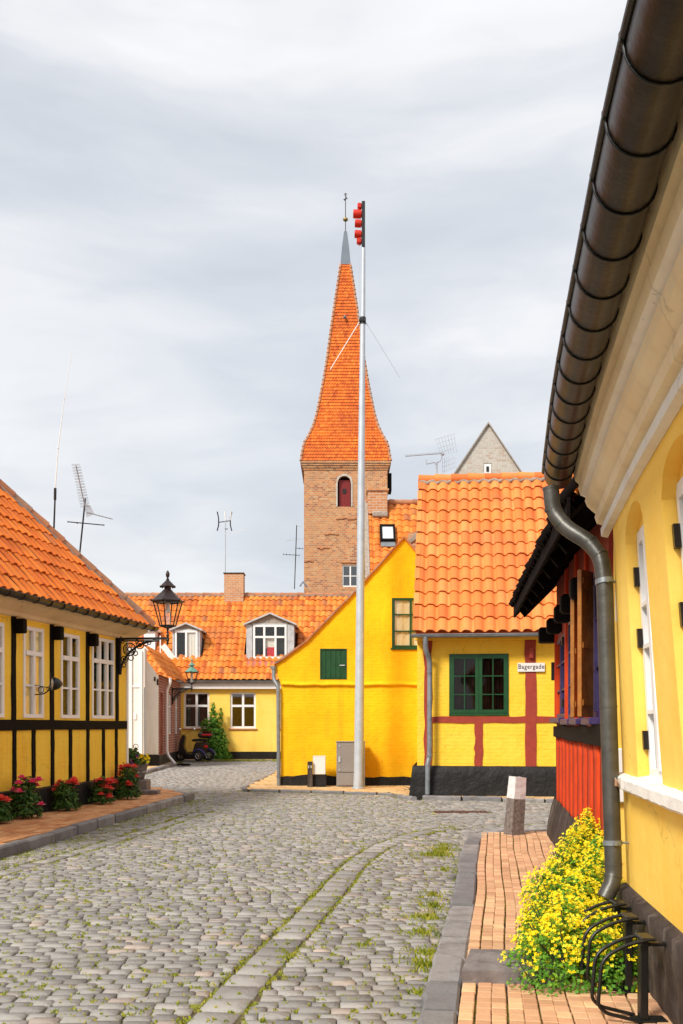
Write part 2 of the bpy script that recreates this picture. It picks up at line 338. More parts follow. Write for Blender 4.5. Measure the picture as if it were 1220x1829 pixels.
def window(parent,x0,x1,z0,z1,y,cols=2,rows=(.0,.28,.64,1.0),fm='white_paint',ft=.06,bar=.025,mull=.06,curtain=None,glass='glass',sill=None,room=True,name='window',trans=None,back=.25,cy=.09):
    """casement window in the wall plane at depth y; children pane, curtain, sill"""
    f=MB(); D=.06
    f.box((x0,y-D/2,z0),(x0+ft,y+D/2,z1)).box((x1-ft,y-D/2,z0),(x1,y+D/2,z1))
    f.box((x0+ft,y-D/2+.002,z0),(x1-ft,y+D/2,z0+ft)).box((x0+ft,y-D/2+.002,z1-ft),(x1-ft,y+D/2,z1))
    H=z1-z0; W=x1-x0
    ncm=2 if cols%2==0 else cols
    for i in range(1,cols):
        x=x0+W*i/cols; w=mull if (cols==2 or cols==3 or i*2==cols) else bar
        dd=.008 if w==mull else .0
        f.box((x-w/2,y-D/2-dd,z0+ft),(x+w/2,y+D/2-.01,z1-ft))
    for k,r in enumerate(rows[1:-1]):
        z=z1-H*r; w=mull if (trans==k) else bar
        f.box((x0+ft,y-D/2+(.0045 if w==bar else -.014),z-w/2),(x1-ft,y+D/2-.014,z+w/2))
    o=f.build(name,fm,parent)
    g=MB(); g.box((x0+ft*.5,y-.003,z0+ft*.5),(x1-ft*.5,y+.003,z1-ft*.5)); g.build('pane',glass,o)
    if room:
        b=MB(); e=.12; yb=y+back
        b.quad((x0-e,yb,z0-e),(x1+e,yb,z0-e),(x1+e,yb,z1+e),(x0-e,yb,z1+e)); b.build('dark_room',"room",o)
    if curtain:
        for (a,b_,m) in curtain:
            c=MB(); n=14; xa,xb=x0+W*a,x0+W*b_
            for i in range(n):
                p,q=xa+(xb-xa)*i/n,xa+(xb-xa)*(i+1)/n; yy=lambda i:y+cy+.012*math.sin(i*1.7)
                c.quad((p,yy(i),z0+.03),(q,yy(i+1),z0+.03),(q,yy(i+1),z1-.03),(p,yy(i),z1-.03))
            c.build('curtain',m,o)
    if sill:
        MB().box((x0-.04,y-.16,z0-.06),(x1+.04,y+.02,z0-.003),bev=.01).build('sill',sill,o)
    return o
def pantiles(mb,mapf,u0,u1,nc,ex,tw=.25,lo=None,hi=None,amp=.03,step=.028,jit=.004,seg=6,tcol=None,skip=None,ol=.06):
    n=int(math.ceil((u1-u0)/tw))
    for c in range(nc):
        v0=c*ex; v1=(c+1)*ex+ol*(0 if c==nc-1 else 1); dv=R(-.01,.01)
        for i in range(n):
            a=u0+i*tw
            uc=a+tw/2
            if lo and uc<lo(v0)-tw*.6: continue
            if hi and uc>hi(v0)+tw*.6: continue
            if skip and skip(uc,v0+ex/2): continue
            j0,j1=R(-jit,jit),R(-jit,jit); sk=R(-.006,.006); vs=[]
            vv0=v0+dv+R(-.008,.008)
            for row in (0,1,2):
                for k in range(seg+1):
                    p=k/seg; u=a+tw*p*1.02
                    h=amp*math.sin(2*PI*(p-.1))+amp*.3*math.sin(4*PI*p)
                    v=vv0 if row<2 else v1; vq=v+sk*(1 if row<2 else 0)*p
                    hh=h+(step+j0 if row==1 else (step+j0-.022 if row==0 else j1))
                    if lo: u=max(u,lo(v))
                    if hi: u=min(u,hi(v))
                    vs.append(mapf(u,vq,hh))
            fs=[]
            for r in (0,1):
                for k in range(seg): b=r*(seg+1)+k; fs.append([b,b+1,b+seg+2,b+seg+1])
            t=R(0,1) if not tcol else tcol(uc,v0)
            mb.add(vs[:2*(seg+1)],fs[:seg],t,False); 
            mb.add(vs[seg+1:],[[x-(seg+1) for x in f] for f in fs[seg:]],t,True)
    return mb
def slope(mbp,x0,x1,ye,ze,pitch,length,nc,**k):
    c,s=math.cos(pitch),math.sin(pitch)
    mapf=lambda u,v,h:(u,ye+v*c-h*s,ze+v*s+h*c)
    pantiles(mbp,mapf,x0,x1,nc,length/nc,**k)
    return mapf
def ridge(mb,p0,p1,r=.11,ln=.36):
    p0,p1=Vector(p0),Vector(p1); d=p1-p0; n=max(1,int(d.length/ln)); d/=n
    for i in range(n):
        a=p0+d*i; b=p0+d*(i+1.12); r0=r*R(.97,1.05)
        a=a+Vector((R(-.008,.008),R(-.008,.008),R(-.006,.01)))
        mb.tube([a,a+(b-a)*.08,b],[r0*1.12,r0*1.08,r0*.9],10,R(0,1),True)
    return mb
def gutter(mb,p0,p1,r=.075,n=9,rings=0,wr=.006):
    p0,p1=Vector(p0),Vector(p1); d=(p1-p0); ax=d.normalized(); s=ax.cross(Vector((0,0,1))).normalized()
    for a,b in ((p0,p1),):
        vs=[];fs=[]
        for p in (a,b):
            for rr in (r,r*.9):
                for k in range(n+1):
                    t=PI+PI*k/n; vs.append(p+s*math.cos(t)*rr+Vector((0,0,math.sin(t)*rr)))
        m=n+1
        for k in range(n):
            fs+= [[k,k+1,2*m+k+1,2*m+k],[m+k,m+k+1,3*m+k+1,3*m+k],[k,k+1,m+k+1,m+k],[2*m+k,2*m+k+1,3*m+k+1,3*m+k]]
        mb.add(vs,fs,.5,True)
        mb.add([a]+vs[:m],[[0,i+1,i+2] for i in range(n)]); mb.add([b]+vs[2*m:3*m],[[0,i+1,i+2] for i in range(n)])
        for sg in (-1,1): mb.tube([a+s*r*sg,b+s*r*sg],.009,6)
    for i in range(rings):
        q=p0+d*((i+.5)/rings); mb.tube([q+s*math.cos(PI+PI*k/n)*(r+wr)+Vector((0,0,math.sin(PI+PI*k/n)*(r+wr))) for k in range(n+1)],wr,5)
    return mb
def bez(pts,n=6):
    """round the corners of a polyline"""
    P=[Vector(p) for p in pts]; out=[P[0]]
    for i in range(1,len(P)-1):
        a,b,c=P[i-1],P[i],P[i+1]; l=min((b-a).length,(c-b).length)*.4
        p,q=b+(a-b).normalized()*l,b+(c-b).normalized()*l
        for k in range(n+1):
            t=k/n; out.append(p*(1-t)**2+b*2*t*(1-t)+q*t*t)
    return out+[P[-1]]
def inpoly(x,y,P):
    c=False; j=len(P)-1
    for i in range(len(P)):
        if (P[i][1]>y)!=(P[j][1]>y) and x<(P[j][0]-P[i][0])*(y-P[i][1])/(P[j][1]-P[i][1])+P[i][0]: c=not c
        j=i
    return c
def dseg(x,y,a,b):
    vx,vy=b[0]-a[0],b[1]-a[1]; t=max(0,min(1,((x-a[0])*vx+(y-a[1])*vy)/(vx*vx+vy*vy)))
    return math.hypot(x-a[0]-vx*t,y-a[1]-vy*t)
def stone(mb,x,y,z,w,d,rot,tint,dome=.014,low=False,drop=.045,rj=.07):
    n=8; c,s=math.cos(rot),math.sin(rot); vs=[]
    cor=[(-1,-.70),(-.84,-1),(.84,-1),(1,-.70),(1,.70),(.84,1),(-.84,1),(-1,.70)]
    cor=[(a*(1+R(-rj,rj)),b*(1+R(-rj,rj))) for a,b in cor]; tx,ty=R(-.02,.02),R(-.03,.03)
    for sc,zz in ((1.0,-drop),(.99,-.006),(.955,dome*.4)):
        for a,b in cor:
            X,Y=a*w/2*sc,b*d/2*sc; vs.append((x+X*c-Y*s,y+X*s+Y*c,z+zz+X*tx+Y*ty))
    vs.append((x,y,z+dome)); fs=[]
    for r in (0,1):
        for i in range(n): j=(i+1)%n; fs.append([r*n+i,r*n+j,(r+1)*n+j,(r+1)*n+i])
    for i in range(n): fs.append([16+i,16+(i+1)%n,24])
    mb.add(vs,fs,tint,True)
def path_pts(P,step):
    out=[]; acc=0
    for a,b in zip(P,P[1:]):
        l=math.hypot(b[0]-a[0],b[1]-a[1]); t=acc
        while t<l:
            out.append((a[0]+(b[0]-a[0])*t/l,a[1]+(b[1]-a[1])*t/l,math.atan2(b[1]-a[1],b[0]-a[0]))); t+=step
        acc=t-l
    return out
def smoothpath(P,n=8):
    return [(p.x,p.y) for p in bez([(a,b,0) for a,b in P],n)]
def kerb(P,w,top,ln,side=1,low=-.12,name='kerb'):
    mb=MB()
    for x,y,r in path_pts(P,ln):
        l=ln*R(.93,.985); c,s=math.cos(r),math.sin(r); cx=x+c*ln/2-s*w/2*side; cy=y+s*ln/2+c*w/2*side
        Mx=Matrix.Translation((cx,cy,0))@Matrix.Rotation(r+R(-.012,.012),4,'Z')
        n=5; ww=w*R(.93,1.05); t=top+R(-.008,.01); tint=R(0,1)
        for k in range(n):   # uneven worn arris along each block
            a,b=-l/2+l*k/n,-l/2+l*(k+1)/n
            if k==0: ja,za=R(-.01,.01),R(-.006,.006)
            jb,zb=R(-.012,.012),R(-.006,.006)
            sect=lambda X,j,z:[(X,-ww/2+j,low),(X,-ww/2+j,t+z-.022),(X,-ww/2+j+.02,t+z),(X,ww/2-.015,t+z),(X,ww/2,t+z-.015),(X,ww/2,low)]
            A=sect(a,ja,za); B=sect(b,jb,zb)
            if side<0: A=[(p[0],-p[1],p[2]) for p in A]; B=[(p[0],-p[1],p[2]) for p in B]
            vs=[Mx@Vector(p) for p in A+B]; fs=[[i,i+1,i+7,i+6] for i in range(5)]
            if k==0: fs.append([0,1,2,3,4,5])
            if k==n-1: fs.append([6,7,8,9,10,11])
            mb.add(vs,fs,tint,False); ja,za=jb,zb
    o=mb.build(name,'kerb'); o['kind']='structure'; return o
def pavers(poly,top,bw,bd,rot,mat,stack=False,gap=.006,name='pavement',posf=None,excl=None,dome=.002,jz=.003,wander=0):
    mb=MB(); xs=[p[0] for p in poly]; ys=[p[1] for p in poly]; ox,oy=sum(xs)/len(xs),sum(ys)/len(ys)
    rad=max(math.hypot(p[0]-ox,p[1]-oy) for p in poly); c,s=math.cos(rot),math.sin(rot)
    nj=int(2*rad/bd)+2; ni=int(2*rad/bw)+2
    for j in range(-nj//2,nj//2+1):
        for i in range(-ni//2,ni//2+1):
            X=(i+(.5 if (j%2 and not stack) else 0))*bw; Y=j*bd
            if stack: X+=.005*(i%2)+.006*math.sin(j*.23+i*.5)+.004*math.sin(j*.9+i*1.7)
            if wander: Y+=wander*math.sin(X*1.1+j*.05)
            x=ox+X*c-Y*s; y=oy+X*s+Y*c
            r0=rot
            if posf: x,y,r0=posf(i,j)
            if not inpoly(x,y,poly) or (excl and excl(x,y)): continue
            z=top+R(-jz,jz); w,d=(bw-gap*R(.6,1.8))/2,(bd-gap*R(.6,1.8))/2; tint=min(1,max(0,random.gauss(.5,.22))); r=r0+R(-.015,.015); cc,ss=math.cos(r),math.sin(r)
            vs=[]
            for e,zz in ((0,-.03),(0,-.004),(.005,0)):
                for a,b in ((-w+e,-d+e),(w-e,-d+e),(w-e,d-e),(-w+e,d-e)): vs.append((x+a*cc-b*ss,y+a*ss+b*cc,z+zz+a*R(-.01,.01)))
            fs=[[8,9,10,11]]
            for q in (0,4):
                for k in range(4): fs.append([q+k,q+(k+1)%4,q+4+(k+1)%4,q+4+k])
            mb.add(vs,fs,tint)
    base=MB(); base.add([(x,y,top-.022) for x,y in poly],[list(range(len(poly)))])
    mb.mi=[0]*len(mb.f); o=len(mb.v); mb.v+=base.v; mb.t+=base.t; mb.f.append([k+o for k in base.f[0]]); mb.sm.append(False); mb.mi.append(1)
    ob=mb.build(name,[mat,'soil'],fix=False); ob['kind']='structure'; return ob
def leaves(mb,c,rx,ry,rz,n,size,upb=0,shell=.5,aspect=1.6,flat=False,half=True):
    for _ in range(n):
        while True:
            d=Vector((R(-1,1),R(-1,1),R(0 if half else -1,1)))
            if .01<d.length<=1: break
        r=d.length; d.normalize(); r=shell+(1-shell)*r if R(0,1)<.8 else r
        lump=1+.18*math.sin(d.x*7+c[0]*5)*math.cos(d.y*6+c[1]*3)+.1*math.sin(d.z*11)
        p=Vector((c[0]+d.x*r*rx*lump,c[1]+d.y*r*ry*lump,c[2]+d.z*r*rz*lump))
        nd=(d+Vector((R(-.8,.8),R(-.8,.8),R(-.5,.9)+upb))).normalized()
        a=nd.cross(Vector((R(-1,1),R(-1,1),R(-1,1)))).normalized(); b=nd.cross(a)
        s=size*R(.6,1.25); l=s*aspect
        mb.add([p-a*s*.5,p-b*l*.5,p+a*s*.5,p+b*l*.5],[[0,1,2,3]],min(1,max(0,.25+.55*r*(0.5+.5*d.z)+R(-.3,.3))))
def flowers(mb,pts,size,petals=6):
    for p,nd in pts:
        t=R(0,1); a=nd.orthogonal().normalized(); b=nd.cross(a)
        for k in range(petals):
            th=2*PI*k/petals+R(-.3,.3); d=a*math.cos(th)+b*math.sin(th); e=a*-math.sin(th)+b*math.cos(th)
            mb.add([p-nd*size*.2,p+d*size*.5+e*size*.33+nd*size*R(0,.4),p+d*size*.8+nd*size*R(-.1,.5),p+d*size*.5-e*size*.33+nd*size*R(0,.4)],[[0,1,2,3]],t)
M['skyglass']=simple('milky_skylight',(.62,.66,.68),.1,0,.1,2,0)
# ================================================================== CAMERA, SKY, SUN
S=bpy.context.scene
cam=bpy.data.cameras.new('camera'); co=bpy.data.objects.new('camera',cam); C.objects.link(co); S.camera=co
co.location=(0,0,EYE); co.rotation_euler=(PI/2,0,0); cam.sensor_fit='VERTICAL'; cam.sensor_height=36; cam.lens=36*F/1829
cam.shift_y=(HZ-914.5)/1829; cam.clip_start=.05; cam.clip_end=3000
S.view_settings.view_transform='Standard'; S.view_settings.look='None'; S.view_settings.exposure=EXPO if 'EXPO' in globals() else 1.5
SUN_EL,SUN_AZ=math.radians(41),math.radians(220)     # azimuth clockwise from +Y
wd=bpy.data.worlds.new('World'); S.world=wd; wd.use_nodes=True; nt=wd.node_tree; bg=nt.nodes['Background']
sk=nt.nodes.new('ShaderNodeTexSky'); sk.sky_type='NISHITA'; sk.sun_disc=False; sk.sun_elevation=SUN_EL; sk.sun_rotation=SUN_AZ; sk.air_density=1.2; sk.dust_density=3
tc=nt.nodes.new('ShaderNodeTexCoord'); mp=N(nt,'ShaderNodeMapping'); mp.inputs['Location'].default_value=(3.1,1.7,.4); mp.inputs['Scale'].default_value=(1.0,1.0,3.2); mp.inputs['Rotation'].default_value=(.12,-.22,.3); L(nt,tc.outputs['Generated'],mp.inputs[0])
wn=N(nt,'ShaderNodeTexNoise'); wn.inputs['Scale'].default_value=1.5; wn.inputs['Detail'].default_value=4; L(nt,mp.outputs[0],wn.inputs['Vector'])
wv=nt.nodes.new('ShaderNodeVectorMath'); wv.operation='MULTIPLY_ADD'; L(nt,wn.outputs['Color'],wv.inputs[0]); wv.inputs[1].default_value=(.55,.55,.55); L(nt,mp.outputs[0],wv.inputs[2])
nA=noise(nt,2.3,9,.52,wv.outputs[0])
cloud=ramp(nt,nA,[(.28,(4.7,4.95,5.4)),(.43,(5.7,5.9,6.25)),(.55,(6.8,6.85,7.0)),(.70,(7.8,7.8,7.8))])
nB=noise(nt,1.0,3,.5,wv.outputs[0])
thin=ramp(nt,nB,[(.3,.80),(.6,.97)])
L(nt,mixc(nt,thin,sk.outputs[0],cloud),bg.inputs['Color']); bg.inputs['Strength'].default_value=.050
sl=bpy.data.lights.new('sun','SUN'); sl.energy=1.5; sl.angle=math.radians(14); sl.color=(1,.95,.87)
so=bpy.data.objects.new('sun',sl); C.objects.link(so)
sd=Vector((math.sin(SUN_AZ)*math.cos(SUN_EL),math.cos(SUN_AZ)*math.cos(SUN_EL),math.sin(SUN_EL)))
so.rotation_euler=(-sd).to_track_quat('-Z','Y').to_euler(); so.location=sd*50
# ================================================================== GROUND
g=MB(); g.quad((-900,-300,-.30),(900,-300,-.30),(900,1600,-.30),(-900,1600,-.30)); o=g.build('ground','earth'); o['kind']='structure'
KL=smoothpath([(-5.2,2.5),(-4.72,6.0),(-4.03,11.76),(-3.55,16.8),(-3.13,20.9)])
KLend=[(-3.13,20.9),(-3.5,22.2),(-4.6,23.4),(-6.0,27)]
KR=smoothpath([(.02,2.2),(.40,5.3),(.95,8.6),(1.38,11.6),(1.66,13.3),(2.0,14.1),(3.1,14.35)])
road=KL+KLend[1:]+[(-6.25,32.5),(-6.35,38.0),(-6.6,42.2),(3,42.6),(-1.9,42.6),(-2.12,32),(-2.5,23.75),(-2.3,23.5),(1.05,22.3),(1.3,21.15),(4.3,20.15),(9,19.5),(9,14.35)]+KR[::-1]
road=[p for p in road if p!=(3,42.6)]
b=MB(); n=46
# soil bed under the setts
NX,NY=60,200; vs=[];fs=[]
for j in range(NY+1):
    for i in range(NX+1):
        x=-9+18*i/NX; y=1+45*j/NY; vs.append((x,y,-.014+.005*math.sin(x*9+y*3)*math.sin(y*11)))
for j in range(NY):
    for i in range(NX): a=j*(NX+1)+i; fs.append([a,a+1,a+NX+2,a+NX+1])
b.add(vs,fs,.5,True); o=b.build('road_bed','soil',fix=False); o['kind']='structure'
stripR=smoothpath([(-.95,3.4),(-.62,6.0),(-.28,8.2),(-.02,10.0),(.15,11.4),(.55,13.2),(1.25,14.9),(2.2,15.7),(3.8,16.0),(8,15.9)])
stripL=smoothpath([(-4.6,6.5),(-3.65,10.6),(-3.2,13.0),(-2.75,16.2),(-2.5,18.5)])
mb=MB()
def strip(P,w,ln):
    global striptab
    for x,y,r in path_pts(P,ln):
        c,s=math.cos(r),math.sin(r); l=ln*R(.90,.97)
        stone(mb,x+c*ln/2,y+s*ln/2,R(-.006,.002),l,w*R(.93,1.0),r+R(-.03,.03),min(1,R(.05,.7)),.005,rj=.035)
strip(stripR,.26,.27); strip(stripL,.21,.30)
def xat(P,y):
    for a,b_ in zip(P,P[1:]):
        if a[1]<=y<=b_[1] and b_[1]-a[1]>1e-6:
            return a[0]+(b_[0]-a[0])*(y-a[1])/(b_[1]-a[1]), math.hypot(b_[0]-a[0],b_[1]-a[1])/(b_[1]-a[1])
    return None
gut=smoothpath([(.02-.19,2.2),(.40-.19,5.3),(.95-.19,8.6),(1.38-.19,11.6),(1.6-.17,13.2),(1.95-.1,14.2)])
segs=[(stripR,.135),(stripL,.11)]
grate=(1.72,2.62,17.93,18.23)
y=3.3; row=0
while y<42.5:
    near=y<22; bd=.115 if near else .14; off=R(0,.2); x=-6.8
    yc=y+bd/2
    while x<8.6:
        w=R(.115,.20) if near else R(.15,.23); w0=w; xc=x+w/2
        yy=yc+.07*math.sin(xc*.8+y*.15)+.03*math.sin(xc*2.3+y*.7)+.035*xc*math.sin(y*.12)
        if inpoly(xc,yy,road) and abs(xc)<yy*.60+2.5:
            ok=True; xa,xb=x,x+w
            for P,hw_ in ((stripR,.135+.02),(stripL,.11+.02)):
                q_=xat(P,yy) if yy<14.2 else None
                if q_:
                    lo_,hi_=q_[0]-hw_*q_[1],q_[0]+hw_*q_[1]
                    if xa<hi_ and xb>lo_:
                        if (xa+xb)/2<q_[0]: xb=min(xb,lo_)
                        else: xa=max(xa,hi_)
            if xb-xa<.05: x+=w0; continue
            if xb-xa<w-1e-6: xc=(xa+xb)/2; w=xb-xa
            for P,wd_ in (segs if yy>=14.2 else ()):
                for a,b_ in zip(P[::1],P[1:]):
                    if abs((a[1]+b_[1])/2-yy)<3.0 and dseg(xc,yy,a,b_)<wd_+.062: ok=False; break
                if not ok: break
            if grate[0]-.1<xc<grate[1]+.1 and grate[2]-.06<yy<grate[3]+.06: ok=False
            if ok and R(0,1)>.004:
                t=min(1,max(0,random.gauss(.42,.2)))
                if R(0,1)<.04: t=R(.85,1)
                stone(mb,xc,yy,R(-.008,.006),(w-R(-.002,.010)),bd-R(-.004,.007),R(-.05,.05)+.035*math.sin(y*.12),t,R(.002,.004),rj=.07)
        x+=w0
    y+=bd; row+=1
o=mb.build('road','stone',fix=False); o['kind']='structure'
# kerbs and pavements
kerb(KL,.14,.14,.85,1,low=-.08); kerb([KL[-1],(-3.28,21.15),(-3.6,22.0)],.16,.13,.4,1)
pl=[(x-.16,y) for x,y in KL]+[(-3.45,21.3),(-4.2,22.9),(-5.2,23.6),(-6.3,23.6),(-8.5,2.5)]
pavers(pl,.135,.24,.12,math.radians(80),'paver_l',jz=.004,gap=.010)
kerb(KR,.21,.085,.62,-1,low=-.08)
pr=[(x+.20,y) for x,y in KR[:-3]]+[(2.05,13.85),(3.2,14.08),(3.2,8),(3.2,2.2)]
def krx(y):
    q_=xat(KR,min(max(y,2.4),13.0)); return q_[0]+max(0,y-13.0)*.15
def kpos(i,j):
    y=8.5+j*.105+.006*math.sin(i*.9+j*.3); x=krx(y)+.235+.02+ (i+12)*.082+.005*(i%2)+.005*math.sin(j*.23+i*.5); y-=(i+12)*.082*.15; return x,y,math.radians(-8.9)
pr=[(krx(y)+.225,y) for y in [2.2+.5*k for k in range(24)]]+[(2.05,13.85),(3.2,14.08),(3.2,8),(3.2,2.2)]
pavers(pr,.092,.082,.105,0,'paver_r',jz=.003,gap=.0050,posf=kpos)
kf=smoothpath([(-2.2,31.5),(-2.45,24.6),(-2.35,23.65),(-1.8,23.4),(1.05,22.28),(1.35,22.1)])
kerb(kf,.12,.06,.8,1,low=-.06)
kerb(smoothpath([(1.20,21.6),(1.33,21.15),(1.6,21.02),(4.3,20.12),(8.5,19.4)]),.15,.085,.85,1,low=-.06)
pavers([(-2.05,42),(-2.08,31.5),(-2.32,24.6),(-2.2,23.75),(1.1,22.4),(1.3,22.9),(2,26),(-1,42)],.055,.22,.22,math.radians(-18),'paver_f')
pavers([(1.22,22.4),(1.45,21.25),(4.4,20.25),(8.5,19.5),(8.5,23),(1.3,23)],.08,.22,.22,math.radians(-14),'paver_f')
kerb([(-6.9,42.35),(-4,42.5),(-1.7,42.6)],.14,.07,.9,1,low=-.06)
pavers([(-7.2,42.45),(-1.5,42.7),(-1.5,44),(-7.2,44)],.06,.24,.2,0,'paver_f')
kerb([(-5.6,24.2),(-6.1,28.5),(-6.28,33),(-6.35,38.2),(-6.7,40.2)],.2,.10,.9,1,low=-.06)
pavers([(-5.75,23.6),(-6.3,28.5),(-6.45,33),(-6.5,38),(-6.85,40.2),(-7.3,43),(-10,43),(-10,23.6)],.09,.24,.2,0.1,'paver_f')
g=MB(); 
for i in range(12):
    x=grate[0]+(grate[1]-grate[0])*i/12; g.box((x+.01,grate[2]+.02,-.02),(x+.052,grate[3]-.02,.006),bev=.004)
g.box((grate[0]-.03,grate[2]-.02,-.03),(grate[1]+.03,grate[2]+.02,.010)).box((grate[0]-.03,grate[3]-.02,-.03),(grate[1]+.03,grate[3]+.02,.010))
tag(g.build('drain_grate','rust'),'rusty flat iron drain grate set in the cobbles at the junction','drain grate')
# grass in the gutter and joints
gr=MB()
def tuft(x,y,n,h,sp,z=-.01):
    for _ in range(n):
        a,r=R(0,2*PI),abs(random.gauss(0,sp)); px,py=x+math.cos(a)*r,y+math.sin(a)*r*1.3; hh=h*R(.4,1.1); l=R(0,2*PI); dx,dy=math.cos(l)*hh*.7,math.sin(l)*hh*.7; w=R(.003,.006)
        gr.add([(px-w,py,z),(px+w,py,z),(px+dx*.5+w*.7,py+dy*.5,z+hh*.7),(px+dx,py+dy,z+hh),(px+dx*.5-w*.7,py+dy*.5,z+hh*.7)],[[0,1,2,3,4]],R(0,1))
for x,y,n,h,sp in ((.55,6.55,170,.07,.07),(.60,6.9,120,.06,.07),(.72,6.75,120,.05,.05),(.62,7.6,130,.055,.09),(.70,8.2,150,.06,.08),(.80,8.7,150,.06,.09),(.85,9.3,120,.05,.08),(.93,7.9,60,.05,.04),(1.12,10.9,60,.05,.07),(1.2,12.1,220,.07,.13),(1.3,12.6,200,.07,.12),(1.05,12.2,80,.05,.1),(1.34,13.1,90,.05,.09),(.45,5.9,50,.05,.04),(.18,7.2,50,.04,.05),(-.35,6.9,40,.03,.06),(-.1,8.6,40,.03,.08)):
    tuft(x,y,n,h,sp); tuft(x+R(-.05,.02),y+R(-.3,.3),int(n*.6),h*.4,sp*2.2)
for P,n in ((stripR,240),(stripL,170)):
    for _ in range(n):
        k=random.randrange(len(P)-1); t=R(0,1); x=P[k][0]+(P[k+1][0]-P[k][0])*t; y=P[k][1]+(P[k+1][1]-P[k][1])*t
        tuft(x+random.choice((-1,1))*.155,y,random.randrange(5,16),.022,.03)
for _ in range(5500):
    y=R(4.8,24)**1.0; x=R(-.36*y,1.8)
    if inpoly(x,y,road): tuft(x,y,random.randrange(4,10),.020,.014,z=-.004)
for _ in range(420):
    y=R(9,21); k=min(range(len(KL)),key=lambda i:abs(KL[i][1]-y)); tuft(KL[k][0]+abs(random.gauss(.02,.22)),y+R(-.2,.2),random.randrange(4,12),.03,.04)
for _ in range(240):
    x=R(-6.2,-1.9); tuft(x,42.4+R(-.1,.25),14,.08,.08,z=.02)
for _ in range(60):
    x=R(-2.2,4.2); tuft(x,(23.38-(x+1.8)*.385 if x<1.1 else 21.05-(x-1.6)*.33)+R(-.08,.02),9,.03,.06)
gr.build('grass','grass',fix=False)['kind']='stuff'
# ================================================================== LEFT HALF-TIMBERED HOUSE
H=Frame('half_timbered_house',(-4.33,20,0),math.atan2(.982,.188),'ochre yellow half-timbered house with black posts and hipped orange roof on the left','house'); r=H.root
def wlocal(y): return lambda u,yy,z:(u,y+yy,z)
wins=[((163.5,203),(1143,1284),3),((108,141),(1135,1283),2),((41,77),(1123,1283),2),((-36,6),(1113,1283),2),((-150,-92),(1100,1283),2)]
ops=[];wl=[]
for (a,b_),(t,bo),nc in wins:
    ua,ub=H.u(a),H.u(b_); zt=H.z(b_,t+ (1 if a>0 else 0)); zb=1.70
    ops.append((ua,ub,zb,zt,0)); wl.append((ua,ub,zb,zt,nc))
m_=MB(); wall(m_,idm,-10,0,.5,3.42,ops,.09); 
m_.quad((0,0,0.5),(0,7.2,0.5),(0,7.2,3.42),(0,0,3.42)).quad((-10,7.2,.5),(0,7.2,.5),(0,7.2,3.42),(-10,7.2,3.42)).quad((-10,0,.5),(-10,7.2,.5),(-10,7.2,3.42),(-10,0,3.42))
m_.build('wall','yel_left',r)
p=MB(); 
us=[-10+i*.5 for i in range(21)]; pz=[.53+R(-.015,.015) for _ in us]; py=[-.055+R(-.015,.015) for _ in us]
for i in range(20):
    a,b_=us[i],us[i+1]
    p.quad((a,py[i]-.03,0),(b_,py[i+1]-.03,0),(b_,py[i+1],pz[i+1]),(a,py[i],pz[i])); p.quad((a,py[i],pz[i]),(b_,py[i+1],pz[i+1]),(b_,.0,pz[i+1]+.02),(a,0,pz[i]+.02))
p.quad((0.04,py[-1],0),(0.04,7.2,0),(0.04,7.2,.52),(0.04,py[-1],.52)); p.build('plinth','tar',r)
def timber(name,x0,x1,z0,z1,par,mat='black_wood',y=-.022,d=.05,wob=.008,vert=True,off=0.003):
    t=MB(); n=9; L0=[];L1=[]
    for i in range(n+1):
        s=i/n; a=random.gauss(0,wob*.5); b_=random.gauss(0,wob*.5)
        if vert: z=z0+(z1-z0)*s; L0.append((x0+a,z)); L1.append((x1+b_,z))
        else: x=x0+(x1-x0)*s; L0.append((x,z0+a)); L1.append((x,z1+b_))
    for i in range(n):
        A,B,Cc,D=L0[i],L1[i],L1[i+1],L0[i+1]
        t.quad(*[(q[0],y,q[1]) for q in (A,B,Cc,D)])
        for P,Q in ((A,D),(B,Cc)) : t.quad((P[0],y,P[1]),(Q[0],y,Q[1]),(Q[0],y+d,Q[1]),(P[0],y+d,P[1]))
    for P,Q in ((L0[0],L1[0]),(L0[-1],L1[-1])): t.quad((P[0],y,P[1]),(Q[0],y,Q[1]),(Q[0],y+d,Q[1]),(P[0],y+d,P[1]))
    return t.build(name,mat,par)
lo_px=[24.6,59,93,125,156,184,207]
for k,px in enumerate(lo_px):
    u=H.u(px); timber('timber_post',u-.05,u+.05,.53,1.50,r)
for u in (-5.15,-5.75,-6.35,-6.95,-7.6): timber('timber_post',u-.05,u+.05,.53,1.50,r)
for px in (23.6,92,156,208.5):
    u=H.u(px); timber('timber_post',u-.065,u+.055,1.66,3.40,r)
    if px<200:
        MB().box((u+.0,-.17,3.03),(u+.13,.0,3.26),bev=.015).build('beam_end','black_wood',r)
for u in (-6.4,-8.2):
    timber('timber_post',u-.06,u+.06,1.66,3.40,r); MB().box((u,-.30,2.93),(u+.2,.0,3.14),bev=.02).build('beam_end','black_wood',r)
timber('timber_rail',-10,.0,1.50,1.66,r,y=-.026,vert=False,wob=.012)
MB().box((.0,-.03,.45),(.07,.09,3.35),bev=.008).build('corner_board','white_paint',r)
for ua,ub,zb,zt,nc in wl:
    window(r,ua,ub,zb,zt,.012,nc,(0,.29,.645,1),ft=.06,mull=.075,bar=.032,glass='glass_left',trans=0,curtain=([(.03,.48,'curtain'),(.52,.97,'curtain')] if nc==2 else [(.03,.64,'curtain')]),back=.5,cy=.03)  # yellow curtains also imitate the yellow wall mirrored in these panes
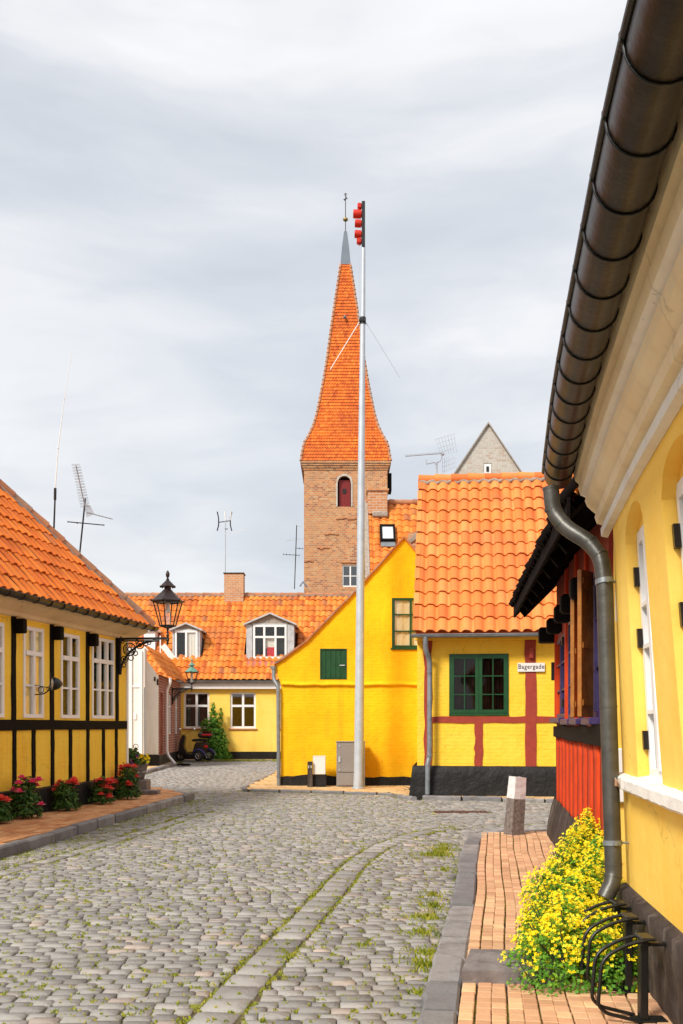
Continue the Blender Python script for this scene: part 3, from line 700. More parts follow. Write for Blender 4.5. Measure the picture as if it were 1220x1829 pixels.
# soffit / cream cornice boards
s_=MB(); s_.prism([(0,3.28),(-.05,3.30),(-.07,3.36),(-.30,3.46),(-.33,3.52),(0,3.52)],0,1); 
s2=MB(); s2.v=[(-10+10.38*v[1],v[0],v[2]) for v in s_.v]; s2.f=s_.f; s2.t=s_.t; s2.sm=s_.sm; s2.mi=s_.mi; s2.build('eaves_board','cream',r)
PI48=math.radians(48.7)
gutter(MB(),(-10,-.42,3.55),(.52,-.42,3.57),.078,rings=24).build('gutter','zinc_dark',r)
tl=MB(); tcol=lambda u,v:min(.99,max(0,random.gauss(.5,.22)))
pitchlen=4.0/math.cos(PI48); ex=.345
cs=math.cos(PI48)
slope(tl,-10.4,.5,-.36,3.60,PI48,pitchlen,int(pitchlen/ex),hi=lambda v:.48-v*cs,tw=.235,amp=.026,step=.034,jit=.010,tcol=tcol,ol=.07)
zr=3.60+4.0*math.tan(PI48); ur=.48-4.0
tl.quad((.48,-.36,3.57),(.48,7.6,3.57),(ur,3.64,zr)); tl.quad((-10.4,7.6,3.57),(.48,7.6,3.57),(ur,3.64,zr),(-10.4,3.64,zr)); tl.quad((-10.4,-.34,3.54),(.48,-.34,3.54),(ur,3.64,zr-.06),(-10.4,3.64,zr-.06))
ro=tl.build('roof','tile_left',r,fix=False)
rc=MB(); ridge(rc,(.50,-.38,3.62),(ur,3.64,zr+.04),.085,.40); ridge(rc,(ur,3.64,zr+.05),(-10.4,3.64,zr+.05),.1,.4); rc.build('ridge_tiles','tile_ridge',ro,fix=False)
mo=MB(); mo.tube([(.46,-.34,3.60),(ur,3.64,zr)],.085,8); mo.build('ridge_mortar','mortar',ro)
# gossip mirror
u,z=H.hit(60,1243); w=H.w(u,0,0)
e=empty('window_mirror',(w.x,w.y,z),H.rz,'small round gossip mirror on an iron scroll bracket between the left windows','mirror')
b_=MB(); b_.box((-.012,-.012,-.02),(.012,.0,.26)); b_.tube(bez([(0,0,.02),(.02,-.16,.03),(.04,-.24,.08),(.05,-.27,.18),(.05,-.27,.34)]),.011,6)
b_.torus((.02,-.12,.1),.05,.007,'x'); b_.torus((.05,-.24,.12),.035,.006,'x'); b_.tube([(0,0,.18),(.02,-.12,.16),(.04,-.25,.13)],.007,5); b_.lathe([(.004,0),(.014,.02),(.004,.05)],(.05,-.27,.34),8); b_.build('bracket','black_metal',e)
hd=MB(); hd.lathe([(.10,0),(.115,.02),(.09,.10),(.03,.17),(.001,.18)],(0,0,0),16)
o=hd.build('mirror_housing','black_metal',e); o.rotation_euler=(0,PI/2,math.radians(-44)); o.location=(.05,-.30,.20)
o=MB().lathe([(.0,0),(.092,-.004),(.092,-.012),(.0,-.014)],(0,0,0),16).build('mirror_face','mirror',e); o.rotation_euler=(0,PI/2,math.radians(-44)); o.location=(.048,-.298,.20)
# ---------------------------------------------------------------- lanterns
def lantern(name,loc,rz,arm,sc,metal,roofm,label):
    e=empty(name,loc,rz,label,'street lamp','wall lanterns on iron brackets')
    b=MB()   # local x = out from the wall ; arm at z=0
    b.box((-.0,-.03,-.70*sc),(.045,.03,.06),bev=.006)
    b.box((.03,-.022,-.015),(arm+.03,.022,.03),bev=.006)
    b.box((.03,-.012,-.05),(arm*.8,.012,-.022),bev=.004)
    n=14; pts=[(.03+ (arm*.80)*(1-math.cos(t*PI/2/n)), 0, -.66*sc*(1-math.sin(t*PI/2/n))-.03) for t in range(n+1)]
    b.tube(pts,.022,8)
    cx,cz,rr=.21*sc,-.20*sc,.125*sc
    b.torus((cx,0,cz),rr,.012,'y',24); b.torus((cx,0,cz),rr*.28,.010,'y',12)
    for k in range(12):
        t=k*PI/6; b.tube([(cx+math.cos(t)*rr*.3,0,cz+math.sin(t)*rr*.3),(cx+math.cos(t)*rr*.72,0,cz+math.sin(t)*rr*.72)],.009,5)
        b.torus((cx+math.cos(t)*rr*.78,0,cz+math.sin(t)*rr*.78),rr*.14,.005,'y',8,4)
    for (x,z,q) in ((.42,-.12,.075),(.42,-.12,.035),(.53,-.09,.05),(.61,-.075,.033),(.11,-.40,.065),(.11,-.40,.03),(.09,-.51,.042),(.33,-.28,.045),(.24,-.37,.05),(.07,-.05,.03),(.36,-.05,.03)):
        b.torus((x*sc,0,z*sc),q*sc,.011,'y',14,5)
    b.lathe([(.0,-.13),(.012,-.12),(.028,-.09),(.012,-.06),(.035,-.04),(.035,-.01),(.02,.0),(.02,.04),(.034,.06),(.02,.09),(.016,.16),(.028,.18),(.018,.2),(.018,.25)],(arm,0,0),10)
    b.build('bracket',metal,e)
    z0=.25*sc if sc>.9 else .22; f=MB(); n=6; rb,rt,h=.155*sc,.29*sc,.47*sc; X=arm
    def ringp(rad,z,k): t=2*PI*k/n+PI/6; return (X+rad*math.cos(t),rad*math.sin(t),z)
    for k in range(n):
        f.tube([ringp(rb,z0,k),ringp(rt,z0+h,k)],.013*sc,5); f.tube([ringp(rb,z0,k),ringp(rb,z0,k+1)],.016*sc,5); f.tube([ringp(rt,z0+h,k),ringp(rt,z0+h,k+1)],.017*sc,5)
        f.ball(ringp(rt*1.12,z0+h+.02,k),.02*sc,6,5); f.tube([ringp(rt*1.0,z0+h,k),ringp(rt*1.16,z0+h+.05*sc,k)],.008*sc,5)
        f.tube([ringp(rb,z0,k),(X,0,z0-.05)],.01*sc,5)
    fr=f.build('lantern_frame',metal,e)
    gl=MB()
    for k in range(n): gl.quad(ringp(rb,z0,k),ringp(rb,z0,k+1),ringp(rt,z0+h,k+1),ringp(rt,z0+h,k))
    gl.build('glass_panes','glass_clear',fr)
    bu=MB(); bu.lathe([(.035,h*.55),(.05,h*.6),(.045,h*.95)],(X,0,z0),8); 
    for t in range(4): a=t*PI/2; bu.tube([(X+.045*math.cos(a),.045*math.sin(a),z0),(X+.045*math.cos(a),.045*math.sin(a),z0+h*.6)],.006,5)
    bu.build('lamp_burner','white_paint',fr)
    rf=MB(); zz=z0+h
    rf.lathe([(rt*1.12,0),(rt*1.13,.02*sc),(rt*.90,.07*sc),(.12*sc,.20*sc),(.085*sc,.24*sc)],(X,0,zz),6,smooth=False,rot=PI/6)
    rf.lathe([(.07*sc,.225*sc),(.07*sc,.32*sc)],(X,0,zz),8,smooth=False)
    rf.lathe([(.145*sc,.305*sc),(.12*sc,.34*sc),(.06*sc,.40*sc),(.03*sc,.43*sc)],(X,0,zz),12,smooth=False)
    for k in range(12): t=k*PI/6; rf.ball((X+.14*sc*math.cos(t),.14*sc*math.sin(t),zz+.30*sc),.022*sc,5,4)
    rf.lathe([(.02*sc,.42*sc),(.034*sc,.44*sc),(.015*sc,.47*sc),(.034*sc,.50*sc),(.042*sc,.54*sc),(.028*sc,.59*sc),(.004,.62*sc)],(X,0,zz),10)
    rf.build('lantern_roof',roofm,e); return e
u=H.u(211); w=H.w(u,-.02,0)
lantern('wall_lantern',(w.x,w.y,3.27),math.atan2(-.10,.995),.98,1.0,'black_metal','lamp_brown','large brown six-sided lantern on ornate black bracket at the half-timbered house corner')
# TV aerials on/behind the left roof
def yagi(mb,a,b_,n,l0,l1,perp,r=.006,dbl=0):
    a,b_=Vector(a),Vector(b_); perp=Vector(perp).normalized(); mb.tube([a,b_],.012,5)
    for i in range(n):
        t=i/(n-1); q=a+(b_-a)*t; l=l0+(l1-l0)*t; mb.tube([q-perp*l/2,q+perp*l/2],r,4)
        if dbl:
            p2=(b_-a).cross(perp).normalized(); q2=q+p2*dbl
            mb.tube([q2-perp*l/2,q2+perp*l/2],r,4)
def T(px,py,Y): return at(px,py,Y)
Ya=21.3
e=empty('whip_antenna',tuple(T(95,965,Ya)),0,'tall thin white whip aerial on black pole at the far left','antenna'); W=lambda px,py:tuple(T(px,py,Ya)-T(95,965,Ya))
MB().tube([W(94.8,985),W(98.5,885)],[.022,.018],8).tube([W(98.3,893),W(98.6,872)],.03,8).build('mast','zinc_dark',e)
MB().tube([W(98.6,872),W(104,800),W(115,712),W(128,630)],[.014,.010,.007,.004],6).ball(W(104,800),.02,6,5).ball(W(115,712),.016,6,5).build('whip','sign_white',e)
Ya=20.8
e=empty('tv_antenna',tuple(T(141,1000,Ya)),0,'black pole aerial with tall ladder of thin prongs above the left roof','antenna','television aerials on poles'); W=lambda px,py,dy=0:tuple(T(px,py,Ya)-T(141,1000,Ya)+Vector((0,dy,0)))
MB().tube([W(140,1012),W(152.5,890)],.018,8).build('mast','black_metal',e)
a=MB(); yagi(a,W(152,905),W(147,842,-.5),16,.20,.17,(1,.2,.12),.005,.06); a.build('director_array','galv',e)
a=MB(); yagi(a,W(121,932),W(186,938),2,.04,.04,(0,0,1)); a.tube([W(121,932),W(186,938)],.009,5); a.ball(W(138,934),.02,6,5); a.build('crossbar','black_metal',e)
a=MB(); yagi(a,W(154,915),W(193,920,.4),9,.05,.03,(0,.3,1),.005)
for i in range(7): a.tube([W(153+i*1.8,900+i,-.12),W(153+i*2,922-i,.12)],.005,4)
a.build('side_array','galv',e)
# ================================================================== WHITE / BRICK NEIGHBOUR ON THE LEFT
K=Frame('white_house',(-6.62,36,0),math.atan2(8,-.43),'narrow whitewashed house with dark red brick side wall behind the half-timbered house','house'); r=K.root
# local: x away from camera, y to the left, z up
gm=MB(); gm.quad((0,0,.49),(0,5.2,.49),(0,5.2,4.35),(0,.74,4.35),(0,0,3.33)); gm.quad((-.55,.42,.4),(-.55,5.2,.4),(-.55,5.2,4.3),(-.55,.42,4.3)).quad((-.55,.42,.4),(0,.42,.4),(0,.42,4.3),(-.55,.42,4.3)).quad((-.55,.42,4.3),(0,.42,4.3),(0,5.2,4.3),(-.55,5.2,4.3))
gm.build('gable_wall','white_wall',r)
d=MB()
for ya,yb in ((.50,.58),(.86,.92),(1.20,1.28)): d.box((-.60,ya,.45),(-.552,yb,4.2))
d.box((-.58,.58,2.9),(-.552,.86,2.97)); d.box((-.585,.70,1.75),(-.552,.80,1.98),bev=.01); d.build('carriage_door','white_paint',r)
MB().box((-.575,.40,.45),(-.553,.425,2.9)).build('thin_dark_upright','black_metal',r)  # thin dark upright strip at the edge of the white wall
a=MB(); a.box((-.01,-.012,0),(-.045,5.2,.49)); a.box((-.01,-.03,0),(8,-.005,.45)); a.build('plinth','tar',r)
a=MB(); a.box((-.03,.10,3.15),(-.001,.16,3.3)); a.box((-.03,.0,3.0),(-.001,.06,3.22)); a.build('wall_anchor','zinc_dark',r)
sw=MB(); wall(sw,idm,0,8,.45,3.4,[(.35,1.25,.45,2.75,0),(3.2,4.0,1.2,2.75,0),(5.4,6.3,1.2,2.75,0)],.12); sw.build('wall','brick_red',r)
a=MB(); a.box((.35,.05,.2),(1.25,.10,2.75)); 
for z in (.8,1.4,2.1): a.box((.45,.03,z),(1.15,.055,z+.4),bev=.01)
a.build('door','dark_red',r)
for x0,x1 in ((3.2,4.0),(5.4,6.3)): window(r,x0,x1,1.2,2.75,.06,2,(0,.3,1),trans=0)
tl=MB(); slope(tl,-.06,8.1,-.28,3.38,math.radians(54),1.36,4,tw=.24,amp=.028,tcol=tcol,seg=5)
tl.quad((-.06,2.15,6.7),(8.1,2.15,6.7),(8.1,5,3.2),(-.06,5,3.2)) if False else None
tl.build('roof','tile_far',r,fix=False)
a=MB(); a.prism([(0,0),(1,0),(1,1)],0,1) if False else None
a.add([(8.0,-.55,3.45),(8.0,.75,5.15),(8.0,.95,5.0),(8.0,-.5,3.2),(8.3,-.55,3.45),(8.3,.75,5.15),(8.3,.95,5.0),(8.3,-.5,3.2)],[[0,1,2,3],[7,6,5,4],[0,4,5,1],[3,2,6,7]])
a.build('parapet','cornice_w',r)
a=MB(); a.tube(bez([(1.75,-.22,3.35),(1.75,-.22,3.15),(1.7,-.10,2.9),(1.7,-.10,.45),(1.5,-.42,.10)]),.055,8); a.build('downpipe','white_paint',r)
tag(MB().lathe([(.0,0),(.26,0),(.28,.03),(.16,.06),(.0,.05)],(-6.05,38.2,.02),12).build('drain_cover','black_wood'),'dark round drain cover on the ground below the white downpipe','drain cover')
w=K.w(4.1,-.01,0)
lantern('wall_lantern',(w.x,w.y,3.02),math.atan2(0,1),.80,.92,'black_metal','verdigris','smaller lantern with pale green copper cap on the dark red brick wall')
# ================================================================== FAR LOW YELLOW HOUSE WITH DORMERS
K=Frame('dormer_house',(-7.2,43.5,0),0,'low pale yellow house with two dormers in its long orange roof at the lane end','house'); r=K.root
U=lambda px:K.u(px)
ops=[]
for a_,b_ in ((328,374),(411,457),(500,546)):
    ops.append((U(a_),U(b_),K.z(a_,1301),K.z(a_,1236),.05))
m_=MB(); wall(m_,idm,.0,10.2,.36,3.45,ops,.14)
m_.quad((0,0,.36),(0,7,.36),(0,7,3.45),(0,3.7,7.7),(0,0,3.45)).quad((10.2,0,.36),(10.2,7,.36),(10.2,7,3.45),(10.2,3.7,7.7),(10.2,0,3.45)).quad((0,7,.36),(10.2,7,.36),(10.2,7,3.45),(0,7,3.45))
m_.build('wall','yel_far',r)
MB().box((-.0,-.03,0),(10.2,-.002,.385)).build('plinth','tar',r)
for i,(a,b_,c,d,_) in enumerate(ops):
    w_=window(r,a,b_,c,d,.09,2,(0,.38,1),trans=0,ft=.09,mull=.10,back=.5)
    MB().box((a-.06,-.06,c-.07),(b_+.06,.06,c-.004),bev=.01).build('sill','tile_ridge',w_)
MB().box((-.1,-.22,3.13),(10.3,-.002,3.40)).build('eaves_board','white_paint',r)
gutter(MB(),(-.1,-.36,3.46),(10.3,-.36,3.46),.065).build('gutter','zinc',r)
tl=MB(); P47=math.radians(47); ln=4.15/math.sin(P47)
DO=[(440,525,452,512,1178,1116,1095,3),(308,357,312,353,1180,1126,1113,2)]
dd=[]
for a_,b_,c_,d_,zb,zt,zp,nc in DO:
    dd.append((K.u(a_,.5),K.u(b_,.5),K.u(c_,.5),K.u(d_,.5),K.z(a_,zb,.5),K.z(a_,zt,.5),K.z(a_,zp,.5),nc))
def skp(u,v):
    zv=3.52+v*math.sin(P47)
    for d in dd:
        if d[0]-.02<u<d[1]+.02 and d[4]+.1<zv<d[5]-.3: return True
    return False
slope(tl,-4.2,10.4,-.42,3.52,P47,ln,15,tw=.262,amp=.034,step=.04,jit=.012,seg=6,tcol=lambda u,v:min(1,max(0,random.gauss(.48,.26))),skip=skp)
zr=3.52+4.15; yr=-.42+4.15/math.tan(P47)
tl.quad((-4.2,yr,zr),(10.4,yr,zr),(10.4,yr+3.9,3.5),(-4.2,yr+3.9,3.5))
ro=tl.build('roof','tile_far',r,fix=False)
rc=MB(); ridge(rc,(-4.2,yr,zr+.02),(10.4,yr,zr+.02),.10,.40); rc.build('ridge_tiles','tile_ridge',ro,fix=False)
MB().tube([(-4.2,yr,zr-.01),(10.4,yr,zr-.01)],.10,8).build('ridge_mortar','mortar',ro)
for (x0,x1,w0,w1,zb,zt,zp,nc) in dd:
    yf=.5; back=2.2
    dm=MB(); ze=zt+.02
    # cheeks, front surround, pediment
    dm.box((x0,yf,zb-.1),(w0-.03,yf+.10,ze)); dm.box((w1+.03,yf,zb-.1),(x1,yf+.10,ze))
    dm.box((w0-.03,yf+.01,ze-.12 if zt-ze>0 else zt),(w1+.03,yf+.09,ze+.04)); dm.box((x0+.002,yf+.1,zb-.1),(x0+.05,yf+back,ze)); dm.box((x1-.05,yf+.1,zb-.1),(x1-.002,yf+back,ze))
    D_=dm.build('dormer','grey_paint',r)
    xm=(x0+x1)/2
    pe=MB(); pe.add([(x0+.05,yf+.03,ze+.03),(x1-.05,yf+.03,ze+.03),(xm,yf+.03,zp-.06)],[[0,1,2]]); pe.build('pediment','mortar',D_)
    rf=MB()
    for sx,xe in ((-1,x0-.12),(1,x1+.12)):
        rf.add([(xm,yf-.14,zp+.02),(xe,yf-.14,ze+.02),(xe,yf+back,ze+.02),(xm,yf+back,zp+.02),(xm,yf-.14,zp-.05),(xe,yf-.14,ze-.05),(xe,yf+back,ze-.05),(xm,yf+back,zp-.05)],[[0,1,2,3],[4,5,6,7],[0,1,5,4],[1,2,6,5]])
    rf.build('dormer_roof','grey_paint',D_)
    window(D_,w0,w1,zb+.04,zt,yf+.03,nc,(0,.36,1) if nc==3 else (0,1),trans=0,ft=.09,mull=.09,back=.6,glass='glass_left',curtain=[(.36,.64,'tail_red')] if False else ([(.50,.95,'sign_white')] if nc==2 else None),cy=.04)
    if nc==3:
        MB().box(((w0+w1)/2-.14,yf+.09,zb+.13),((w0+w1)/2+.22,yf+.11,zb+.55)).build('red_paper_lamp','tail_red',D_)
        MB().box(((w0+w1)/2-.22,yf+.12,zb+.5),((w0+w1)/2+.22,yf+.14,zb+1.0)).build('picture','sign_white',D_)
    fl=MB(); n=10
    pantiles(fl,lambda u,v,h:(u,yf-.34+v*.68,zb-.36+v*.73+h+.05),x0-.12,x1+.12,1,.42,tw=.13,amp=.018,step=.02)
    fl.build('flashing','pink_flash',D_,fix=False)
# white dormer at the left
dm=MB(); xa,xb=K.u(257,.8),K.u(277,.8); dm.box((xa,.8,4.2),(xb,2.6,5.72)); dm.box((xa-.15,.7,5.72),(xb+.12,2.7,5.82)); dm.box((xb+.25,.55,3.5),(xb+.30,.60,5.5)); D_=dm.build('dormer','white_paint',r)
tagc=MB(); xc0,xc1=K.u(403,3.7),K.u(437,3.7); zt=K.z(403,1028,3.7)
tagc.box((xc0,yr-.35,6.6),(xc1,yr+.35,zt)); ch=tagc.build('chimney','brick_chim',ro)
MB().box((xc0-.04,yr-.39,zt),(xc1+.04,yr+.39,zt+.05),bev=.01).build('chimney_cap','zinc_dark',ch)
# aerials over the far roof
Ya=47.0
e=empty('tv_antenna',tuple(T(402,1050,Ya)),0,'grey pole aerial with curved black and white blades beside the brick chimney','antenna','television aerials on poles'); W=lambda px,py,dy=0:tuple(T(px,py,Ya)-T(402,1050,Ya)+Vector((0,dy,0)))
MB().tube([W(402,1052),W(402.5,928)],.028,8).tube([W(403,1035),W(400,1048)],.05,6).build('mast','galv',e)
a=MB()
for px,s in ((390,-1),(412,1)): a.tube([W(px+s*2,914),W(px-s*.5,925),W(px-s*.5,938),W(px+s*2,948)],.03,6)
a.tube([W(390,933),W(412,930)],.022,6); a.tube([W(402,945),W(408,947,-.3)],.02,5); a.build('blade','black_metal',e)
a=MB(); a.tube([W(402,914),W(403,930)],.035,6); a.tube([W(414,914,-.2),W(412,930,-.1)],.025,6); a.tube([W(404,955),W(438,946)],.009,5); a.build('white_blade','sign_white',e)
Ya=47.3
e=empty('tv_antenna',tuple(T(527,1052,Ya)),0,'slim black pole aerial with three small crossbars left of the brick tower','antenna','television aerials on poles'); W=lambda px,py,dy=0:tuple(T(px,py,Ya)-T(527,1052,Ya)+Vector((0,dy,0)))
MB().tube([W(526,1052),W(530,938)],.022,8).build('mast','black_metal',e)
a=MB(); yagi(a,W(512,965),W(541,962),9,.14,.10,(0,.5,.6),.008); a.tube([W(530,940),W(540,940)],.012,5); a.build('array','galv',e)
a=MB(); yagi(a,W(506,990),W(535,992),6,.12,.08,(0,.3,1),.010); yagi(a,W(528,979),W(541,980),3,.1,.1,(0,0,1),.01); a.build('crossbar','black_metal',e)
tag(MB().tube([T(536,1047,47.2),T(541,1039,47.2),T(549,1049,47.2)],.05,6).build('roof_vent','lead'),'small grey lead hood on the far ridge beside the tower foot','roof vent')
# climber & moped
def plant(name,loc,label,cat,blobs,leafmat,size,n,stems=None,group=None,fl=None):
    e=empty(name,loc,0,label,cat,group)
    a=MB()
    for (x,y,z,rx,ry,rz,k) in blobs: leaves(a,(x,y,z),rx,ry,rz,k,size,.2,.55,half=z<.05)
    a.build('foliage',leafmat,e,fix=False)
    s=MB()
    for st in (stems or [((0,0,0),(0,0,.3))]): s.tube(st,.008,5)
    s.build('stem','stem',e)
    return e
vx=(386-610)/F*43.2
plant('climbing_plant',(vx,43.2,.05),'bright green climbing plant between the two lower windows of the far yellow house','plant',
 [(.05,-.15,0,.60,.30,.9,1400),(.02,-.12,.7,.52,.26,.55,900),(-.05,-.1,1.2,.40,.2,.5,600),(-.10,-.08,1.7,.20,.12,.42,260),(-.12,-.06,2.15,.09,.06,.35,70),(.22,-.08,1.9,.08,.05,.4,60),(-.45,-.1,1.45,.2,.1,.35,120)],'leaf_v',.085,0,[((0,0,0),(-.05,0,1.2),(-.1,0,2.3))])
mx=(347-610)/F*41.6
e=empty('moped',(mx,41.6,.06),math.radians(0),'black three-wheeled moped with a red-lit top box parked by the far yellow wall','moped')
b_=MB(); 
prof=[(-.66,.30),(-.60,.75),(-.50,1.02),(-.40,1.08),(-.36,.98),(-.42,.60),(-.30,.34),(-.05,.30),(.02,.62),(.10,.78),(.55,.80),(.62,.62),(.52,.36),(.10,.24),(-.4,.22)]
b_.prism(prof,-.20,.20); b_.build('body','moped',e)
b_=MB(); b_.lathe([(.0,-.03),(.2,-.03),(.24,0),(.2,.08),(0,.1)],(0,0,0),14); s_=b_.build('seat','tyre',e); s_.scale=(1.4,.8,1); s_.location=(.22,0,.83)
for (wx,wy,rr) in ((-.55,0,.23),(.22,-.36,.22),(.56,.30,.22),):
    t_=MB(); t_.torus((0,0,0),rr-.05,.055,'y',20,8); o=t_.build('wheel','tyre',e,loc=(wx,wy,rr)); 
    k_=MB(); k_.torus((0,0,0),rr-.10,.015,'y',16,5); 
    for q in range(5): k_.tube([(0,0,0),(math.cos(q*1.256)*(rr-.1),0,math.sin(q*1.256)*(rr-.1))],.012,5)
    k_.build('rim','chrome',o)
    if wx>0:
        f_=MB(); f_.torus((wx,wy,rr),rr+.035,.045,'y',12,8,(0.1,PI*.85)); f_.build('mudguard','fender',e)
b_=MB(); b_.box((.18,-.24,.95),(.78,.24,1.20),bev=.07); tb=b_.build('top_box','moped',e); MB().box((.35,-.262,1.05),(.74,-.238,1.13),bev=.01).box((.35,-.238,1.205),(.74,.2,1.21)).build('tail_light','tail_red',tb)
b_=MB(); b_.tube([(-.50,-.30,1.08),(-.46,0,1.05),(-.50,.30,1.08)],.018,6); b_.tube([(-.45,0,.3),(-.45,0,1.06)],.03,6); b_.tube([(-.48,-.25,1.08),(-.56,-.28,1.28)],.008,5).tube([(-.48,.25,1.08),(-.1,.25,1.28)],.008,5); b_.build('handlebar','black_metal',e)
for x,y in ((-.58,-.29),(-.06,.25)): 
    b_=MB(); b_.ball((x,y,1.32),.075,10,6,sq=(1,.3,.75)); b_.build('mirror','mirror',e)
MB().box((.45,-.30,.55),(.60,-.24,.66),bev=.01).build('tail_light','tail_red',e)
# ================================================================== CHURCH
cx=.316; hw=3.14; YT=75.0
K=Frame('church_tower',(cx,YT,0),0,'tall square brick church tower with a slender orange tiled spire','church tower'); r=K.root
m_=MB(); zt=21.35
ops=[(K.u(603),K.u(627),K.z(603,905),K.z(603,850),1.05),(K.u(611),K.u(655),K.z(611,1048),K.z(611,1009),0)]
def awall(mb,ops):
    wall(mb,idm,-hw,hw,0,zt,ops,.35,dz=3,du=2)
wall(m_,idm,-hw,hw,0,zt,[ops[1],(ops[0][0],ops[0][1],ops[0][2],ops[0][3],.5)],.4,dz=3,du=2)
m_.quad((-hw,0,0),(-hw,2*hw,0),(-hw,2*hw,zt),(-hw,0,zt)).quad((hw,0,0),(hw,2*hw,0),(hw,2*hw,zt),(hw,0,zt)).quad((-hw,2*hw,0),(hw,2*hw,0),(hw,2*hw,zt),(-hw,2*hw,zt))
wl_=m_.build('wall','brick_tower',r)
# brick hood moulding round the lancet, ledges and patches
a,b_,c,d,_=ops[0]; xm=(a+b_)/2; 
hm=MB(); 
def arch(x0,x1,z0,z1,rise,n=10):
    xm=(x0+x1)/2; h=(x1-x0)/2; return [(x0,z0),(x0,z1-rise)]+[(xm+h*math.cos(PI-PI*k/n),z1-rise+rise*math.sin(PI*k/n)**.8) for k in range(1,n)]+[(x1,z1-rise),(x1,z0)]
P1=arch(a-.12,b_+.12,c,d+.14,.7); P2=arch(a+.0,b_-.0,c,d,.62)
hm=MB()
for i in range(len(P1)-1):
    hm.add([(P1[i][0],-.05,P1[i][1]),(P1[i+1][0],-.05,P1[i+1][1]),(P2[i+1][0],-.05,P2[i+1][1]),(P2[i][0],-.05,P2[i][1]),(P1[i][0],.1,P1[i][1]),(P1[i+1][0],.1,P1[i+1][1]),(P2[i+1][0],.1,P2[i+1][1]),(P2[i][0],.1,P2[i][1])],[[0,1,2,3],[0,1,5,4],[3,2,6,7]])
hm.build('window_arch','brick_grey',r)
sh=MB(); sh.box((a+.1,.25,c),(b_-.05,.3,d-.25)); 
for i in range(1,4): x=a+.1+(b_-a-.15)*i/4; sh.box((x-.012,.235,c),(x+.012,.25,d-.4))
s_=sh.build('shutter','dark_red',r); MB().box((xm-.13,.20,c+1.05),(xm+.13,.233,c+1.4)).build('hatch','room',s_)
a,b_,c,d,_=ops[1]; window(r,a,b_,c,d,.12,3,(0,.5,1),ft=.10,mull=.10,back=1,bar=.06)
l=MB()
for (x0,x1,py) in ((K.u(600),K.u(640),927),(K.u(580),K.u(605),955),(K.u(543),K.u(560),1003),(K.u(608),K.u(655),1006),(K.u(566),K.u(588),980)):
    z=K.z(600,py); n=int((x1-x0)/.3)+1
    for i in range(n): xx=x0+(x1-x0)*i/n; zz=z+R(-.05,.05); l.box((xx,-.07,zz),(xx+(x1-x0)/n*.96,.02,zz+.09))
l.build('brick_ledge','tile_ridge',r)
co_=MB()
for k in range(4): e_=.06+.07*k; co_.box((-hw-e_,-e_,zt-.62+.16*k),(hw+e_,2*hw+e_,zt-.62+.155*(k+1)))
co_.build('corbel_course','brick_tower',r)
MB().box((hw+.02,.4,zt-2.1),(hw+.34,1.6,zt-.75)).build('sound_hatch','black_wood',r)
an=MB(); xa,xb=K.u(657,-.6),K.u(691,-.6); z0,z1=9,K.z(657,880,-.6); an.box((xa,-.6,z0),(xb,-.02,z1)); an.box((xa-.05,-.66,z1),(xb+.02,-.02,z1+.15)); an.build('buttress','brick_tower',r)
# spire
tp=[(821,76),(812,71.5),(800,65),(791,61),(775,55),(754,49.5),(700,39.5),(656,32.6),(600,25.6),(561,20.2),(520,14.5),(475,8)]
prof=[((EYE-(py-HZ)/F*(YT+hw)),hp/F*(YT+hw)) for py,hp in tp]
prof=[(z,h if i else hw+.12) for i,(z,h) in enumerate(prof)]
z0s=zt+.02; prof[0]=(z0s,hw+.22); prof=[(z,h) for z,h in prof]; prof.sort()
def hwid(z):
    for (za,ha),(zb,hb) in zip(prof,prof[1:]):
        if za<=z<=zb: return ha+(hb-ha)*(z-za)/(zb-za)
    return prof[-1][1]
ztop=prof[-1][0]; nrow=64; sp=MB()
for side in range(4):
    Mx=Matrix.Translation((0,hw,0))@Matrix.Rotation(side*PI/2,4,'Z')
    for k in range(nrow):
        za=z0s+(ztop-z0s)*k/nrow; zb=z0s+(ztop-z0s)*(k+1.25)/nrow; zb=min(zb,ztop)
        ha,hb=hwid(za),hwid(zb); tw=.20; n=max(2,int(2*ha/tw)); 
        if side==2: n=2
        off=(k%2)*.5; vv=R(-.01,.01)
        for i in range(-1,n+1):
            a=(i+off)/n; b_=(i+1+off)/n; a,b_=max(0,a),min(1,b_)
            if b_-a<.01: continue
            j=R(0,.02); la,lb=-ha+2*ha*a,-ha+2*ha*b_; ua,ub=-hb+2*hb*a,-hb+2*hb*b_; m=(la+lb)/2; dz=.035
            vs=[(la,-ha-.05-j,za+dz),(m,-ha-.06-j,za+vv-.02),(lb,-ha-.05-j,za+dz),(ub,-hb-.005,zb),(ua,-hb-.005,zb),(la,-ha,za+dz),(m,-ha,za),(lb,-ha,za+dz)]
            sp.add([Mx@Vector(v) for v in vs],[[0,1,2,3,4],[0,5,6,1],[1,6,7,2]],min(1,max(0,random.gauss(.5,.22))))
spo=sp.build('spire','tile_spire',r,fix=False)
for sx in (-1,1):
    for sy in (-1,1):
        n=44; hp_=MB()
        for k in range(n):
            za=z0s+(ztop-z0s)*k/n; zb=z0s+(ztop-z0s)*(k+1.1)/n; ha,hb=hwid(za)+.02,hwid(min(zb,ztop))
            hp_.tube([(sx*ha,hw+sy*ha,za),(sx*hb,hw+sy*hb,min(zb,ztop))],[.12,.085],6,R(.2,1))
        hp_.build('hip_tiles','tile_ridge',spo,fix=False)
cs_=MB(); zc=EYE-(413-HZ)/F*(YT+hw); h0=prof[-1][1]+.05
cs_.lathe([(h0*1.45,0),(h0*1.38,.12),(h0*.95,(zc-ztop)*.55),(.16,(zc-ztop)),(.02,(zc-ztop)+.05)],(0,hw,ztop-.05),4,smooth=False,rot=PI/4); cs_.build('lead_cap','lead',spo)
